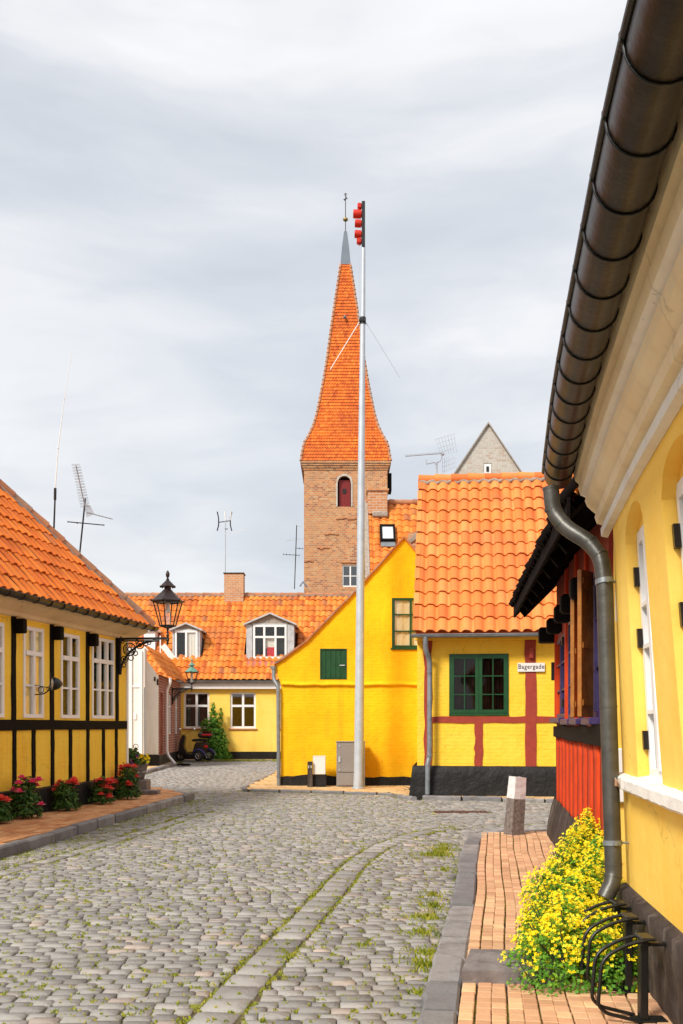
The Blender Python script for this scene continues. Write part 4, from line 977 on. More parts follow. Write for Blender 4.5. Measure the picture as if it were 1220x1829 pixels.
v=MB(); zb_=EYE-(392-HZ)/F*(YT+hw); zv=EYE-(345-HZ)/F*(YT+hw); v.tube([(0,hw,zc),(0,hw,zv)],.035,6); v.tube([(-.16,hw,zv-.5),(.16,hw,zv-.42)],.03,5); v.tube([(-.1,hw-.05,zv-.62),(.1,hw,zv-.3)],.03,5); v.torus((0,hw,zv-.1),.09,.02,'y',10,5)
va=v.build('weather_vane','zinc_dark',r); MB().ball((0,hw,zb_),.21,12,8,sq=(1,1,.75)).build('ball','gold',va)
MB().ball((-.06,hw-hwid(31.5)-.05,EYE-(548-HZ)/F*YT),.13,8,6).build('vent','lead',spo)
# grey gable to the right
YG=60.0; K=Frame('grey_gable_building',(8.84,YG,0),0,'grey brick gable with tiny white window behind the salmon tiled ridge','building'); r=K.root
pk=19.65; sl_=1.49; hwg=6.3
m_=MB(); tf=lambda u:pk-abs(u)*sl_; tf.breaks=[0]
wo=(K.u(864),K.u(878),K.z(866,851),K.z(866,827),0)
wall(m_,idm,-hwg,hwg,0,tf,[wo],.2,dz=4,du=3); m_.quad((-hwg,0,0),(-hwg,14,0),(-hwg,14,tf(hwg)),(-hwg,0,tf(hwg))).quad((hwg,0,0),(hwg,14,0),(hwg,14,tf(hwg)),(hwg,0,tf(hwg))); m_.build('wall','brick_grey',r)
f=MB(); f.box((wo[0]+.02,.04,wo[2]),(wo[1]-.02,.10,wo[3]),); f.build('window','white_paint',r); MB().box((wo[0]+.16,.0,wo[2]+.3),(wo[1]-.16,.037,wo[3]-.2)).build('pane','room',r)
rf=MB()
for sx in (-1,1):
    rf.add([(0,-.12,pk+.14),(sx*(hwg+.1),-.12,tf(hwg)+.0),(sx*(hwg+.1),14,tf(hwg)+.0),(0,14,pk+.14),(0,-.12,pk+.0),(sx*(hwg+.1),-.12,tf(hwg)-.14),(sx*(hwg+.1),14,tf(hwg)-.14),(0,14,pk)],[[0,1,2,3],[0,1,5,4]])
rf.build('roof','mortar',r)
# ================================================================== HOUSE WITH SKYLIGHT (behind the gable)
K=Frame('skylight_house',(.84,30.6,0),0,'house with a small skylight in its orange roof between tower and salmon tiled roof','house'); r=K.root
P50=math.radians(50); ye=0; ze=EYE+(1293-1060)/F*30.9; zr=EYE+(1293-899)/F*34; ze=zr-3.4*math.tan(P50)
m_=MB(); m_.box((.05,.15,0),(5.5,6.6,ze)); m_.add([(.05,.15,ze),(.05,6.6,ze),(.05,3.4,zr-.1)],[[0,1,2]]); m_.add([(5.5,.15,ze),(5.5,6.6,ze),(5.5,3.4,zr-.1)],[[0,1,2]]); m_.build('wall','brick_chim',r)
tl=MB(); slope(tl,.0,5.6,0,ze,P50,3.4/math.cos(P50),17,tw=.25,seg=6,tcol=tcol); tl.quad((0,3.4,zr),(5.6,3.4,zr),(5.6,6.8,ze),(0,6.8,ze)); ro=tl.build('roof','tile_far',r,fix=False)
rc=MB(); ridge(rc,(0,3.4,zr+.03),(5.6,3.4,zr+.03),.1,.38); rc.build('ridge_tiles','tile_ridge',ro,fix=False)
c_,s_=math.cos(P50),math.sin(P50)
vg=MB(); vg.add([(-.09,-.05,ze+.07),(.06,-.05,ze+.07),(.06,3.4,zr+.1),(-.09,3.4,zr+.1),(-.09,-.05,ze-.1),(.06,-.05,ze-.1),(.06,3.4,zr-.1),(-.09,3.4,zr-.1)],[[0,1,2,3],[0,1,5,4],[0,3,7,4],[1,2,6,5]]); vg.build('verge_board','mortar',ro)
ch=MB(); ch.box((.05,2.9,zr-.45),(.70,3.6,zr+.32)); ch.box((.0,2.85,zr+.32),(.75,3.65,zr+.38)); ch.build('chimney','brick_chim',ro)
mp_=MB(); mp_.box((.2,2.78,zr-.60),(.72,3.0,zr-.38),bev=.05); mp_.build('mortar_patch','mortar',ro)
def inc(mb,x0,x1,za,zb,h0,h1):
    q=lambda x,z,h:(x,(z-ze)/math.tan(P50)-h*s_,z+h*c_)
    mb.add([q(x0,za,h0),q(x1,za,h0),q(x1,zb,h0),q(x0,zb,h0),q(x0,za,h1),q(x1,za,h1),q(x1,zb,h1),q(x0,zb,h1)],[[0,1,2,3],[4,5,6,7],[0,1,5,4],[1,2,6,5],[2,3,7,6],[3,0,4,7]])
kx0,kx1=K.u(678,2.6),K.u(705,2.6); kz0,kz1=K.z(690,972,2.2),K.z(690,942,2.6)
sk_=MB(); w_=.07
inc(sk_,kx0,kx0+w_,kz0,kz1,.0,.14); inc(sk_,kx1-w_,kx1,kz0,kz1,.0,.14); inc(sk_,kx0+w_,kx1-w_,kz0,kz0+w_,.0,.135); inc(sk_,kx0+w_,kx1-w_,kz1-w_,kz1,.0,.135); so_=sk_.build('skylight','black_wood',ro)
sk_=MB(); inc(sk_,kx0+w_,kx1-w_,kz0+w_,kz1-w_,.04,.10); sk_.build('pane','skyglass',so_)
sk_=MB(); inc(sk_,kx0+.02,kx1-.02,kz0-.18,kz0-.01,.045,.075); sk_.build('flashing','zinc',so_)
# ================================================================== STRONG YELLOW GABLE HOUSE
K=Frame('gable_house',(-1.52,25,0),0,'strong yellow gabled house with green shutter and green window behind the tall mast','house'); r=K.root
rk=[(490,1189),(503,1181),(547,1149),(634,1060),(722,963),(745,991)]
rp=[K.hit(a,b_) for a,b_ in rk]; rp.append((5.6,rp[-1][1]-(5.6-rp[-1][0])*1.15))
def rake(u):
    for (a,za),(b_,zb) in zip(rp,rp[1:]):
        if a<=u<=b_: return za+(zb-za)*(u-a)/(b_-a)
    return rp[-1][1]
rake.breaks=[p[0] for p in rp]
ox=[(K.u(573),K.u(618),K.z(573,1212),K.z(573,1160),0),(K.u(700),K.u(700)+.95,K.z(700,1157),K.z(700,1068),0)]
zl=K.z(600,1222); m_=MB()
lowt=lambda u:zl
wall(m_,lambda u,y,z:(u,y-.05,z),0,5.4,.2,lowt,[],.1); m_.build('lower_wall','yel_gable',r)
m_=MB(); wall(m_,idm,-.02,5.4,zl,rake,ox,.10,du=.6); m_.add([(rp[0][0],0,rp[0][1]-.02),(-.02,0,rp[0][1]-.42),(-.02,0,rake(-.02))],[[0,1,2]])
m_.quad((0,0,.2),(0,8,.2),(0,8,3.0),(0,0,3.0)); m_.quad((5.4,0,.2),(5.4,8,.2),(5.4,8,3.),(5.4,0,3.)); m_.build('wall','yel_gable',r)
lg=MB(); n=26; x=0.02
zs=[zl+R(-.012,.012) for _ in range(n+1)]
for i in range(n):
    a,b_=.02+5.3*i/n,.02+5.3*(i+1)/n; lg.add([(a,-.11,zs[i]-.03),(b_,-.11,zs[i+1]-.03),(b_,-.10,zs[i+1]+.02),(a,-.10,zs[i]+.02),(a,-.04,zs[i]-.05),(b_,-.04,zs[i+1]-.05),(b_,.01,zs[i+1]+.06),(a,.01,zs[i]+.06)],[[0,1,2,3],[4,5,1,0],[3,2,6,7]],.5,True)
lg.build('string_course','yel_gable',r,fix=False)
pp=MB(); n=30
for i in range(n):
    a,b_=-.05+5.5*i/n,-.05+5.5*(i+1)/n; t=lambda u:.27+.06*math.sin(u*2.1)*math.exp(-((u-1)/1.)**2)+.012*math.sin(u*13)
    pp.quad((a,-.075,0),(b_,-.075,0),(b_,-.065,t(b_)),(a,-.065,t(a))); pp.quad((a,-.065,t(a)),(b_,-.065,t(b_)),(b_,-.04,t(b_)+.01),(a,-.04,t(a)+.01))
pp.box((-.06,-.07,0),(-.005,8,.27)); pp.build('plinth','tar',r)
s0=ox[0]; sh=MB(); w_=(s0[1]-s0[0]); sh.box((s0[0],.045,s0[2]),(s0[1],.06,s0[3]))
for i in range(5): sh.box((s0[0]+w_*i/5+.004,.01+R(0,.004),s0[2]+.01),(s0[0]+w_*(i+1)/5-.004,.05,s0[3]-.01),bev=.004)
sh.box((s0[0]-.02,-.012,s0[2]-.02),(s0[0]+.015,.05,s0[3]+.02)).box((s0[1]-.015,-.012,s0[2]-.02),(s0[1]+.02,.05,s0[3]+.02)).box((s0[0]+.015,-.010,s0[3]-.005),(s0[1]-.015,.05,s0[3]+.02)).box((s0[0]+.015,-.010,s0[2]-.02),(s0[1]-.015,.05,s0[2]+.005))
s_=sh.build('shutter','green',r); MB().box((s0[1]-.16,-.012,s0[2]+.32),(s0[1]-.03,.008,s0[2]+.345)).build('latch','galv',s_)
q=ox[1]; window(r,q[0],q[1],q[2],q[3],.03,2,(0,.333,.667,1),fm='green',ft=.06,bar=.03,mull=.05,curtain=[(.08,.95,'cornice')],back=.5,cy=.03,glass='glass_left'); MB().box((q[0]-.03,-.05,q[2]-.05),(q[1]+.03,.02,q[2]-.003),bev=.008).build('sill','green',r)
rf=MB()
for (a,za),(b_,zb) in zip(rp,rp[1:]):
    rf.add([(a,-.05,za+.0),(b_,-.05,zb+.0),(b_,8,zb+.0),(a,8,za+.0),(a,-.05,za+.055),(b_,-.05,zb+.055),(b_,8,zb+.055),(a,8,za+.055)],[[0,1,2,3],[4,5,6,7],[0,1,5,4],[2,3,7,6]],R(.3,.8))
ro=rf.build('roof','tile_far',r)
vt=MB()
for (a,za),(b_,zb) in list(zip(rp,rp[1:])):
    l=math.hypot(b_-a,zb-za); n=max(1,int(l/.33))
    for i in range(n):
        s,t=i/n,(i+1.0)/n; p0=Vector((a+(b_-a)*s,0,za+(zb-za)*s)); p1=Vector((a+(b_-a)*t,0,za+(zb-za)*t)); up=Vector((0,0,.055))
        vt.add([p0+Vector((0,-.07,.02)),p1+Vector((0,-.07,.035)),p1+Vector((0,-.07,.075)),p0+Vector((0,-.07,.085)),p0+Vector((0,.3,.02)),p1+Vector((0,.3,.035)),p1+Vector((0,.3,.075)),p0+Vector((0,.3,.085))],[[0,1,2,3],[3,2,6,7],[0,1,5,4],[0,3,7,4],[1,2,6,5]],R(0,1))
vt.build('verge_tiles','tile_ridge',ro)
ch=MB(); xa,xb=K.u(731,1.6),K.u(760,1.6); za,zb=K.z(731,985,1.6),K.z(740,945,1.6); ch.box((xa,1.6,za-.6),(xb,2.3,zb-.08)); co2=ch.build('chimney','brick_chim',ro)
MB().add([(xa-.02,1.56,zb-.3),(xb,1.56,zb+.22),(xb,2.34,zb+.22),(xa-.02,2.34,zb-.3),(xa-.02,1.56,zb-.42),(xb,1.56,zb-.07),(xb,2.34,zb-.07),(xa-.02,2.34,zb-.42)],[[0,1,2,3],[0,1,5,4],[0,3,7,4]]).build('chimney_cap','mortar',co2)
dp=MB(); g_=lambda px,py,off: (lambda h:(h[0],off,h[1]))(K.hit(px,py,off))
dp.tube(bez([g_(489,1192,-.02),g_(489,1214,-.05),g_(497,1226,-.12),g_(497,1250,-.12),g_(498,1403,-.12)]),.05,10); dp.tube([g_(489,1190,-.02),g_(489,1196,-.02)],.07,10)
for py in (1250,1385): dp.tube([g_(497.3,py,-.12),g_(497.3,py+4,-.12)],.056,10)
dp.build('downpipe','zinc',r); gutter(MB(),(rp[0][0]-.05,0,rp[0][1]-.02),(rp[0][0]-.05,8,rp[0][1]-.02),.06).build('gutter','zinc',r)
# boxes by the gable
def cab(name,x0,x1,y0,y1,z0,z1,mats,label,cat):
    e=empty(name,((x0+x1)/2,(y0+y1)/2,z0),0,label,cat); return e
x0,x1=at(601,0,24.35).x,at(652,0,24.35).x
e=empty('electrical_cabinet',((x0+x1)/2,24.6,.06),0,'grey two-door electrical cabinet half hidden behind the pale pole','cabinet'); w_=(x1-x0)/2
MB().box((-w_,-.22,0),(w_,.2,1.09),bev=.01).box((-w_-.015,-.235,1.09),(w_+.015,.215,1.115),bev=.006).build('body','grey_plast',e)
MB().box((-w_+.03,-.238,.36),(w_-.03,-.222,1.05),bev=.006).build('door','grey_plast',e); MB().box((-w_+.03,-.238,.04),(w_-.03,-.222,.33),bev=.006).build('door','grey_plast',e)
hd=MB()
for z in (.42,1.0): hd.box((-w_+.06,-.252,z-.02),(-w_+.09,-.238,z+.02))
hd.box((-w_+.05,-.258,.60),(-w_+.10,-.238,.74),bev=.005); hd.build('lock','galv',e)
X=at(570.5,0,24.4).x
e=empty('utility_box',(X,24.5,.06),0,'small white meter box on a black base between the brown post and the grey cabinet','utility box'); MB().box((-.17,-.1,0),(.17,.12,.30),bev=.008).build('base','tar',e); MB().box((-.155,-.12,.30),(.15,.12,.74),bev=.012).box((-.16,-.125,.735),(.155,.125,.755),bev=.004).build('cover','sign_white',e)
X=at(553.5,0,24.3).x
e=empty('utility_post',(X,24.35,.06),0,'short dark brown post with slots beside the small white meter box','post'); MB().box((-.06,-.05,0),(.065,.06,.62),bev=.006).build('post','tar_brown',e); a=MB()
for dx in (-.028,.03): a.box((dx-.008,-.054,.46),(dx+.008,-.051,.53))
a.build('slot','sign_white',e)
# ================================================================== POLE WITH RED SIGNALS
Yp=23.8; base=Vector((at(640,0,Yp).x,Yp,.06)); e=empty('signal_mast',tuple(base),0,'tall pale grey steel mast with red signal lamps at its top','signal mast'); Q=lambda px,py,dy=0:tuple(at(px,py,Yp)-base+Vector((0,dy,0)))
MB().tube([Q(640,1405.5),Q(641,1380),Q(643.5,1100),Q(645.5,830),Q(648,572),Q(649.2,440)],[.122,.12,.10,.082,.06,.045],20).lathe([(.15,0),(.15,.02),(.125,.03)],(0,0,0),16).build('pole','galv',e)
MB().box(Q(646.2,442,-.07),Q(652,361,.07),bev=.01).build('backing_board','black_metal',e)
for py,px,rr,ln in ((383,631,.098,.2),(400,634,.088,.17),(419,633.5,.088,.17)):
    b_=MB(); a_=Q(px,py); x1=Q(646.5,py)[0]; x0=a_[0]; z=a_[2]
    b_.tube([(x1,-.0,z),(x1-.02,0,z)],rr*.8,14); b_.tube([(x1-.02,0,z+.005),(x0+.03,0,z+.012),(x0,0,z+.014)],[rr*1.02,rr*1.03,rr*.97],16)
    s_=b_.build('signal_lamp','red_lamp',e); MB().tube([(x0-.001,0,z+.014),(x0-.004,0,z+.014)],rr*.72,14).build('lens','tail_red',s_)
b_=MB(); b_.box(Q(638.5,374,-.07),Q(646,363,.07),bev=.03); b_.build('signal_hood','red_lamp',e); MB().ball(Q(642,366),.05,8,6).build('hood_cap','gold',e)
b_=MB(); b_.box(Q(637,437,-.07),Q(646,425,.07),bev=.035); b_.build('signal_hood','red_lamp',e)
b_=MB(); b_.box(Q(641.5,576,-.09),Q(653.5,570,.09),bev=.01); b_.tube([Q(648,579),Q(648,567)],.075,12); b_.build('collar','black_metal',e)
MB().tube([Q(642,575),Q(590,660)],.012,5).build('stay_rod','sign_white',e); MB().tube([Q(653,575),Q(714,674)],.008,5).build('stay_rod','galv',e)
MB().tube([Q(640.5,440),Q(641.5,570)],.006,5).tube([Q(640.5,440),Q(646,436)],.006,5).build('cable','galv',e)
# ================================================================== BAGERGADE HOUSE
ry=math.radians(-6.2)
K=Frame('corner_house',(1.62,21.3,0),ry,'lemon yellow corner house with red timber strips, green window and salmon tile roof','house'); r=K.root
q=(K.u(804),K.u(906.5),K.z(804,1276),K.z(804,1170)); zw=3.42
m_=MB(); wall(m_,idm,0,7,.62,zw,[(q[0],q[1],q[2],q[3],0)],.10,du=.6); m_.quad((0,0,.62),(0,6.4,.62),(0,6.4,zw),(0,3.2,7.2),(0,0,zw)); m_.quad((7,0,.62),(7,6.4,.62),(7,6.4,zw),(7,3.2,7.2),(7,0,zw)); m_.quad((0,6.4,.62),(7,6.4,.62),(7,6.4,zw),(0,6.4,zw)); m_.build('wall','yel_bager',r)
pp=MB(); n=36; rows=9
vs=[];fs=[]
for j in range(rows+1):
    for i in range(n+1):
        u=-.10-.08*(1-j/rows)+7.2*i/n; z=.70*j/rows; y=-.16+.09*(j/rows)**1.3+R(-.014,.014)
        if j==rows: y=-.03
        vs.append((u,y,z+(R(-.012,.012) if j else 0)))
for j in range(rows):
    for i in range(n): a=j*(n+1)+i; fs.append([a,a+1,a+n+2,a+n+1])
pp.add(vs,fs,.5,True)
pp.quad((-.18,-.16,0),(-.10,-.03,.7),(-.06,6.4,.7),(-.14,6.4,0)); pp.quad((-.1,-.03,.7),(7.1,-.03,.7),(7,.1,.72),(-.0,.1,.72)); pp.build('plinth','tar',r,fix=False)
P_=lambda a,b_:(K.u(a),K.u(b_))
for a_,b_,za,zb in ((757,771.5,.66,3.4),(938.5,957.5,.66,3.4)):
    x0,x1=P_(a_,b_); timber('timber_post',x0,x1,za,zb,r,'red_wood',wob=.02)
    MB().box((x0+.07,-.10,2.98),(x1-.06,-.023,3.22),bev=.015).build('beam_end','red_wood',r)
x0,x1=P_(847.5,862); zr0,zr1=K.z(850,1291),K.z(850,1279.5); timber('timber_post',x0,x1,.66,zr0,r,'red_wood',y=-.019,wob=.02)
timber('timber_rail',K.u(771.5)+.005,K.u(938.5)-.005,zr0,zr1,r,'red_wood',vert=False,wob=.014,y=-.020); timber('timber_rail',K.u(957.5)+.005,7,zr0,zr1,r,'red_wood',vert=False,wob=.014,y=-.020)
timber('timber_post',5.1,5.3,.66,3.4,r,'red_wood')
xm=(q[0]+q[1])/2
for i,(a,b_) in enumerate(((q[0]+.01,xm-.004),(xm+.004,q[1]-.01))):
    window(r,a,b_,q[2]+.03,q[3]-.01,.0,2,(0,.36,.68,1),fm='green',ft=.07,bar=.022,mull=.022,curtain=[(.08,.5,'blind'),(.5,.95,'blind')],back=.6,cy=.05,glass='glass_dim')
ex_=MB(); ex_.box((q[0]-.025,-.035,q[2]-.03),(q[1]+.025,.03,q[2]+.022),bev=.006); ex_.box((q[0]-.02,-.03,q[3]-.008),(q[1]+.02,.03,q[3]+.02)); ex_.box((q[0]-.02,-.026,q[2]+.022),(q[0]+.008,.03,q[3]-.008)); ex_.box((q[1]-.008,-.026,q[2]+.022),(q[1]+.02,.03,q[3]-.008)); ex_.build('window_surround','green',r)
P51=math.radians(48.3); tl=MB(); ln=3.62/math.cos(P51); ze=K.z(850,1133,-.36)
slope(tl,-.06,7.2,-.36,ze+.05,P51,ln,13,tw=.252,amp=.036,step=.04,jit=.007,seg=8,ol=.06,tcol=lambda u,v:min(1,max(0,random.gauss(.5,.25))))
zr=ze+.05+3.62*math.tan(P51); yr=-.36+3.62
tl.quad((-.06,yr,zr),(7.2,yr,zr),(7.2,yr+3.6,ze),(-.06,yr+3.6,ze)); tl.quad((-.02,-.34,ze-.02),(7.2,-.34,ze-.02),(7.2,yr,zr-.06),(-.02,yr,zr-.06))
ro=tl.build('roof','tile_bager',r,fix=False)
rc=MB(); ridge(rc,(-.08,yr,zr+.03),(7.2,yr,zr+.03),.115,.40); rc.build('ridge_tiles','tile_bager',ro,fix=False)
mo=MB(); 
mo.tube([(-.05+.0625*i,yr-.055,zr-.045+.03*math.sin(i*1.571)) for i in range(116)],.055,8)
mo.build('ridge_mortar','mortar',ro)
vg=MB()
for c in range(13):
    v0,v1=ln*c/13,ln*(c+1)/13; cc,ss=math.cos(P51),math.sin(P51)
    vg.add([(-.08,-.36+v0*cc,ze+.02+v0*ss),(-.08,-.36+v1*cc,ze+.0+v1*ss),(-.08,-.36+v1*cc-.05,ze+.06+v1*ss),(-.08,-.36+v0*cc-.06,ze+.10+v0*ss),(.03,-.36+v0*cc-.06,ze+.10+v0*ss),(.03,-.36+v1*cc-.05,ze+.06+v1*ss)],[[0,1,2,3],[3,2,5,4]],R(0,1))
vg.build('verge_tiles','tile_bager',ro,fix=False)
MB().box((-.04,-.20,zw-.04),(7.1,-.005,zw+.05)).build('eaves_board','yel_bager',r)
gutter(MB(),(-.12,-.42,ze+.0),(7.3,-.42,ze+.0),.065,rings=9).build('gutter','zinc',r)
g_=lambda px,py,off:(K.hit(px,py,off)[0],off,K.hit(px,py,off)[1])
dp=MB(); dp.tube(bez([g_(760,1136,-.42),g_(760,1160,-.40),g_(767,1178,-.24),g_(767.5,1200,-.22),g_(767,1352,-.22),g_(764,1364,-.25),g_(763.5,1419,-.26)]),.052,12)
for py,px in ((1168,763.5),(1200,767.5),(1350,767),(1366,764)): a_=g_(px,py,-.23); dp.tube([(a_[0],a_[1],a_[2]-.02),(a_[0],a_[1],a_[2]+.02)],.059,12)
dp.build('downpipe','zinc',r)
# street sign
def text(body,size,mat,parent,loc,rot,ext=.002,name='lettering'):
    cu=bpy.data.curves.new('t','FONT'); cu.body=body; cu.size=size; cu.extrude=ext; cu.align_x='CENTER'; cu.align_y='CENTER'; cu.space_character=1.12; cu.resolution_u=3; cu.offset=.0012
    t=bpy.data.objects.new('t',cu); C.objects.link(t); bpy.context.view_layer.update(); dg=bpy.context.evaluated_depsgraph_get(); me=bpy.data.meshes.new_from_object(t.evaluated_get(dg)); bpy.data.objects.remove(t)
    me.materials.clear(); me.materials.append(M[mat]); o=bpy.data.objects.new(name,me); C.objects.link(o); o.parent=parent; o.location=loc; o.rotation_euler=rot; return o
x0,z0=K.hit(924.5,1200,-.04); x1,z1=K.hit(973,1184,-.04); w=K.w((x0+x1)/2,-.04,(z0+z1)/2)
e=empty('street_sign',tuple(w),ry,'small white enamel street sign reading Bagergade on the red timber post','sign'); hwid_,hh=(x1-x0)/2,(z1-z0)/2
MB().box((-hwid_,-.012,-hh),(hwid_,.01,hh),bev=.004).build('plate','sign_white',e); t_=text('Bagergade',.138,'ink',e,(0,-.0135,.012),(PI/2,0,0))
t_.scale=(.86,1,1)
# big aerial behind the ridge
Ya=26.0; O=at(780,850,Ya)
e=empty('tv_antenna',tuple(O),0,'large horizontal aerial with wire mesh reflector behind the salmon tiled ridge','antenna','television aerials on poles'); W=lambda px,py,dy=0:tuple(at(px,py,Ya)-O+Vector((0,dy,0)))
MB().tube([W(780,880),W(780,826)],.022,8).tube([W(780,832),W(776,826),W(762,829),W(761,820)],.012,6).tube([W(780,826),W(786,824),W(790,815)],.014,6).build('mast','galv',e)
a=MB(); yagi(a,W(722,826,-.6),W(792,808,.1),22,.22,.30,(.2,1,.25),.006,.03); a.build('director_array','galv',e)
a=MB()
for i in range(7): t=i/6; a.tube([W(779+30*t,779,.25-.5*t),W(790+24*t,812,.2-.4*t)],.005,4); a.tube([W(792+18*t,815,.2-.4*t),W(792+20*t,842,.3-.6*t)],.004,4)
for py in (780,788,796,804): a.tube([W(779+(py-779)*.33,py,.25),W(809+(py-779)*.05,py,-.25)],.004,4)
for py in (822,830,838): a.tube([W(793,py,.25),W(812,py,-.25)],.004,4)
a.ball(W(791,811),.045,6,5); a.build('reflector','galv',e)
# ================================================================== RED HALF-TIMBERED HOUSE
pf=Vector((2.96,13.7,0)); pn=Vector((2.12,7.9,0)); d=(pn-pf).normalized(); ln=(pn-pf).length
K=Frame('red_house',tuple(pf),math.atan2(d.y,d.x),'red timbered house with vermilion planks and dark eaves beyond the near yellow house','house'); r=K.root
# local x: 0 at far corner -> toward camera
U=lambda px:K.u(px)
print('red',[round(U(p),2) for p in (994,1012,1028,1042,1061,1075)])
wi=[(U(995),U(1012),1.68,2.72),(U(1016),U(1029),1.66,2.80),(U(1034),U(1046),1.66,2.9),(U(1058),U(1072),1.66,2.95)]
m_=MB(); wall(m_,idm,0,ln,1.56,3.74,[(a,b_,c,d_,0) for a,b_,c,d_ in wi],.10,du=.5); m_.quad((0,0,.5),(0,5,.5),(0,5,3.2),(0,0,3.2)); m_.quad((ln,0,.5),(ln,5,.5),(ln,5,3.2),(ln,0,3.2))
m_.add([(0,0,3.2),(0,5,3.2),(0,2.5,5.9)],[[0,1,2]]); m_.add([(ln,0,3.2),(ln,5,3.2),(ln,2.5,5.9)],[[0,1,2]]); m_.build('wall','red_wood',r)  # upper wall in a darker red: its shadow is put into the colour
nb=11; x=0.0
bb=MB(); bb.quad((0,.0,.5),(ln,.0,.5),(ln,.0,1.45),(0,.0,1.45)); bb.build('wall_backing','black_wood',r)
for i in range(nb):
    w_=ln/nb; a,b_=i*w_+.04,(i+1)*w_-.04; pk_=MB(); n=7; vs=[];fs=[]; bw=R(-.01,.01)
    for j in range(n+1):
        z=.50+(.92)*j/n; o_=.012*math.sin(j*.9+i*2)+bw
        for xx,yy in ((a,.03),(a+.003,-.012),((a+b_)/2,-.014),(b_-.003,-.012),(b_,.03)): vs.append((xx+o_,yy+R(-.003,.003),z))
    for j in range(n):
        for k in range(4): q_=j*5+k; fs.append([q_,q_+1,q_+6,q_+5])
    fs.append([n*5+k for k in range(5)]); pk_.add(vs,fs,.5,True); pk_.build('plank','red_wall',r)
timber('timber_rail',0,ln,1.42,1.58,r,'black_wood',y=-.045,d=.08,vert=False,wob=.02)
pp=MB(); n=22;vs=[];fs=[]
for j in range(6):
    for i in range(n+1):
        u=-.12*(1-j/5)-.03+(ln+.1)*i/n; vs.append((u,-.14+.11*(j/5)**1.5+R(-.012,.012),.60*j/5+ (R(-.03,.0) if j==5 else 0)))
for j in range(5):
    for i in range(n): a=j*(n+1)+i; fs.append([a,a+1,a+n+2,a+n+1])
pp.add(vs,fs,.5,True); pp.quad((-.15,-.14,0),(-.03,-.03,.6),(-.03,5,.6),(-.15,5,0)); pp.quad((-.03,-.035,.56),(ln,-.035,.56),(ln,.1,.6),(-.03,.1,.6)); pp.build('plinth','tar_brown',r,fix=False)
for a,b_,c,d_ in wi:
    window(r,a,b_,c,d_,.02,2,(0,.33,.66,1),fm='purple',ft=.05,bar=.02,mull=.04,curtain=[(.1,.35,'curtain')],back=.4)
    MB().box((a-.05,-.10,c-.07),(b_+.05,.02,c-.005),bev=.01).build('sill','purple',r)
for px in (1014,1031.5,1050):
    u=U(px); timber('timber_post',u-.10,u+.10,1.60,3.6,r,'red_wall',y=-.03)
timber('timber_post',.0,.16,1.60,3.2,r,'red_wall',y=-.03)
# open varnished shutters
for u,h in ((U(1050)-.02,(1.66,2.92)),(U(1064)+.02,(1.66,2.94))):
    o=MB(); o.box((-.02,-.25,h[0]),(.02,-.02,h[1]),bev=.006)
    for z in (h[0]+.1,h[0]+.6,h[1]-.12): o.box((-.028,-.23,z),(.028,-.05,z+.05))
    s_=o.build('shutter','orange_wood',r); s_.location=(u,-.03,0); s_.rotation_euler=(0,0,math.radians(58))
for u in (U(1012)-.02,U(1029)-.02): 
    hg=MB(); 
    for z in (1.8,2.55): hg.box((u-.02,-.06,z),(u+.05,-.031,z+.1))
    hg.build('hinge','black_metal',r)
for px in (1004,1021,1035,1057):
    u=U(px)-.1; MB().box((u-.09,-.19,2.76),(u+.09,.0,2.96),bev=.03).build('beam_end','black_wood',r)
MB().box((-.20,-.24,2.72),(.06,.0,2.93),bev=.02).build('beam_end','black_wood',r)
MB().box((-.05,-.07,2.2),(-.0,.03,2.45)).build('hinge','black_metal',r)
P45=math.radians(45); tl=MB(); slope(tl,-.42,ln+.4,-.50,3.33,P45,4.3,12,tw=.22,amp=.035,step=.04,seg=6,ol=.06,tcol=tcol)
tl.quad((-.55,2.49,6.34),(ln+.4,2.49,6.34),(ln+.4,5.5,3.3),(-.55,5.5,3.3)); 
def skewed(mb): mb.v=[(x,y+.19*max(0,x)/ln,z) for x,y,z in mb.v]
skewed(tl); ro=tl.build('roof','tile_far',r,fix=False)
ev=MB(); c_=.7071
for i in range(16):   # dark boards lining the underside, and the eave board
    v0,v1=i*.26,(i+1)*.26-.012; ev.add([(-.55,-.53+v0*c_,3.24+v0*c_),(ln+.5,-.53+v0*c_,3.24+v0*c_),(ln+.5,-.53+v1*c_,3.24+v1*c_),(-.55,-.53+v1*c_,3.24+v1*c_),(-.55,-.51+v0*c_,3.20+v0*c_),(ln+.5,-.51+v0*c_,3.20+v0*c_),(ln+.5,-.51+v1*c_,3.20+v1*c_),(-.55,-.51+v1*c_,3.20+v1*c_)],[[0,1,2,3],[4,5,6,7],[0,1,5,4],[0,3,7,4]])
for i in range(9):
    u=-.3+i*.75; ev.add([(u,-.50,3.20),(u+.1,-.50,3.20),(u+.1,2.4,6.1),(u,2.4,6.1),(u,-.42,3.10),(u+.1,-.42,3.10),(u+.1,2.4,5.92),(u,2.4,5.92)],[[4,5,6,7],[0,3,7,4],[1,2,6,5],[0,1,5,4]])
ev.box((-.56,-.57,3.14),(ln+.5,-.545,3.30)); ev.add([(-.57,-.56,3.12),(-.57,2.5,6.18),(-.57,2.5,6.34),(-.57,-.56,3.28),(-.53,-.56,3.12),(-.53,2.5,6.18)],[[0,1,2,3],[0,1,5,4]])
skewed(ev); ev.build('eaves_boarding','eave_dark',r)
et=MB()
for i in range(66):   # ragged tile ends along the eave
    u=-.45+i*(ln+1.0)/66; et.tube([(u,-.60+R(-.02,.02),3.285+R(-.015,.02)),(u+.02,-.45,3.47)],[.045,.05],6,R(0,1))
skewed(et); et.build('eaves_tiles','eave_dark',ro)
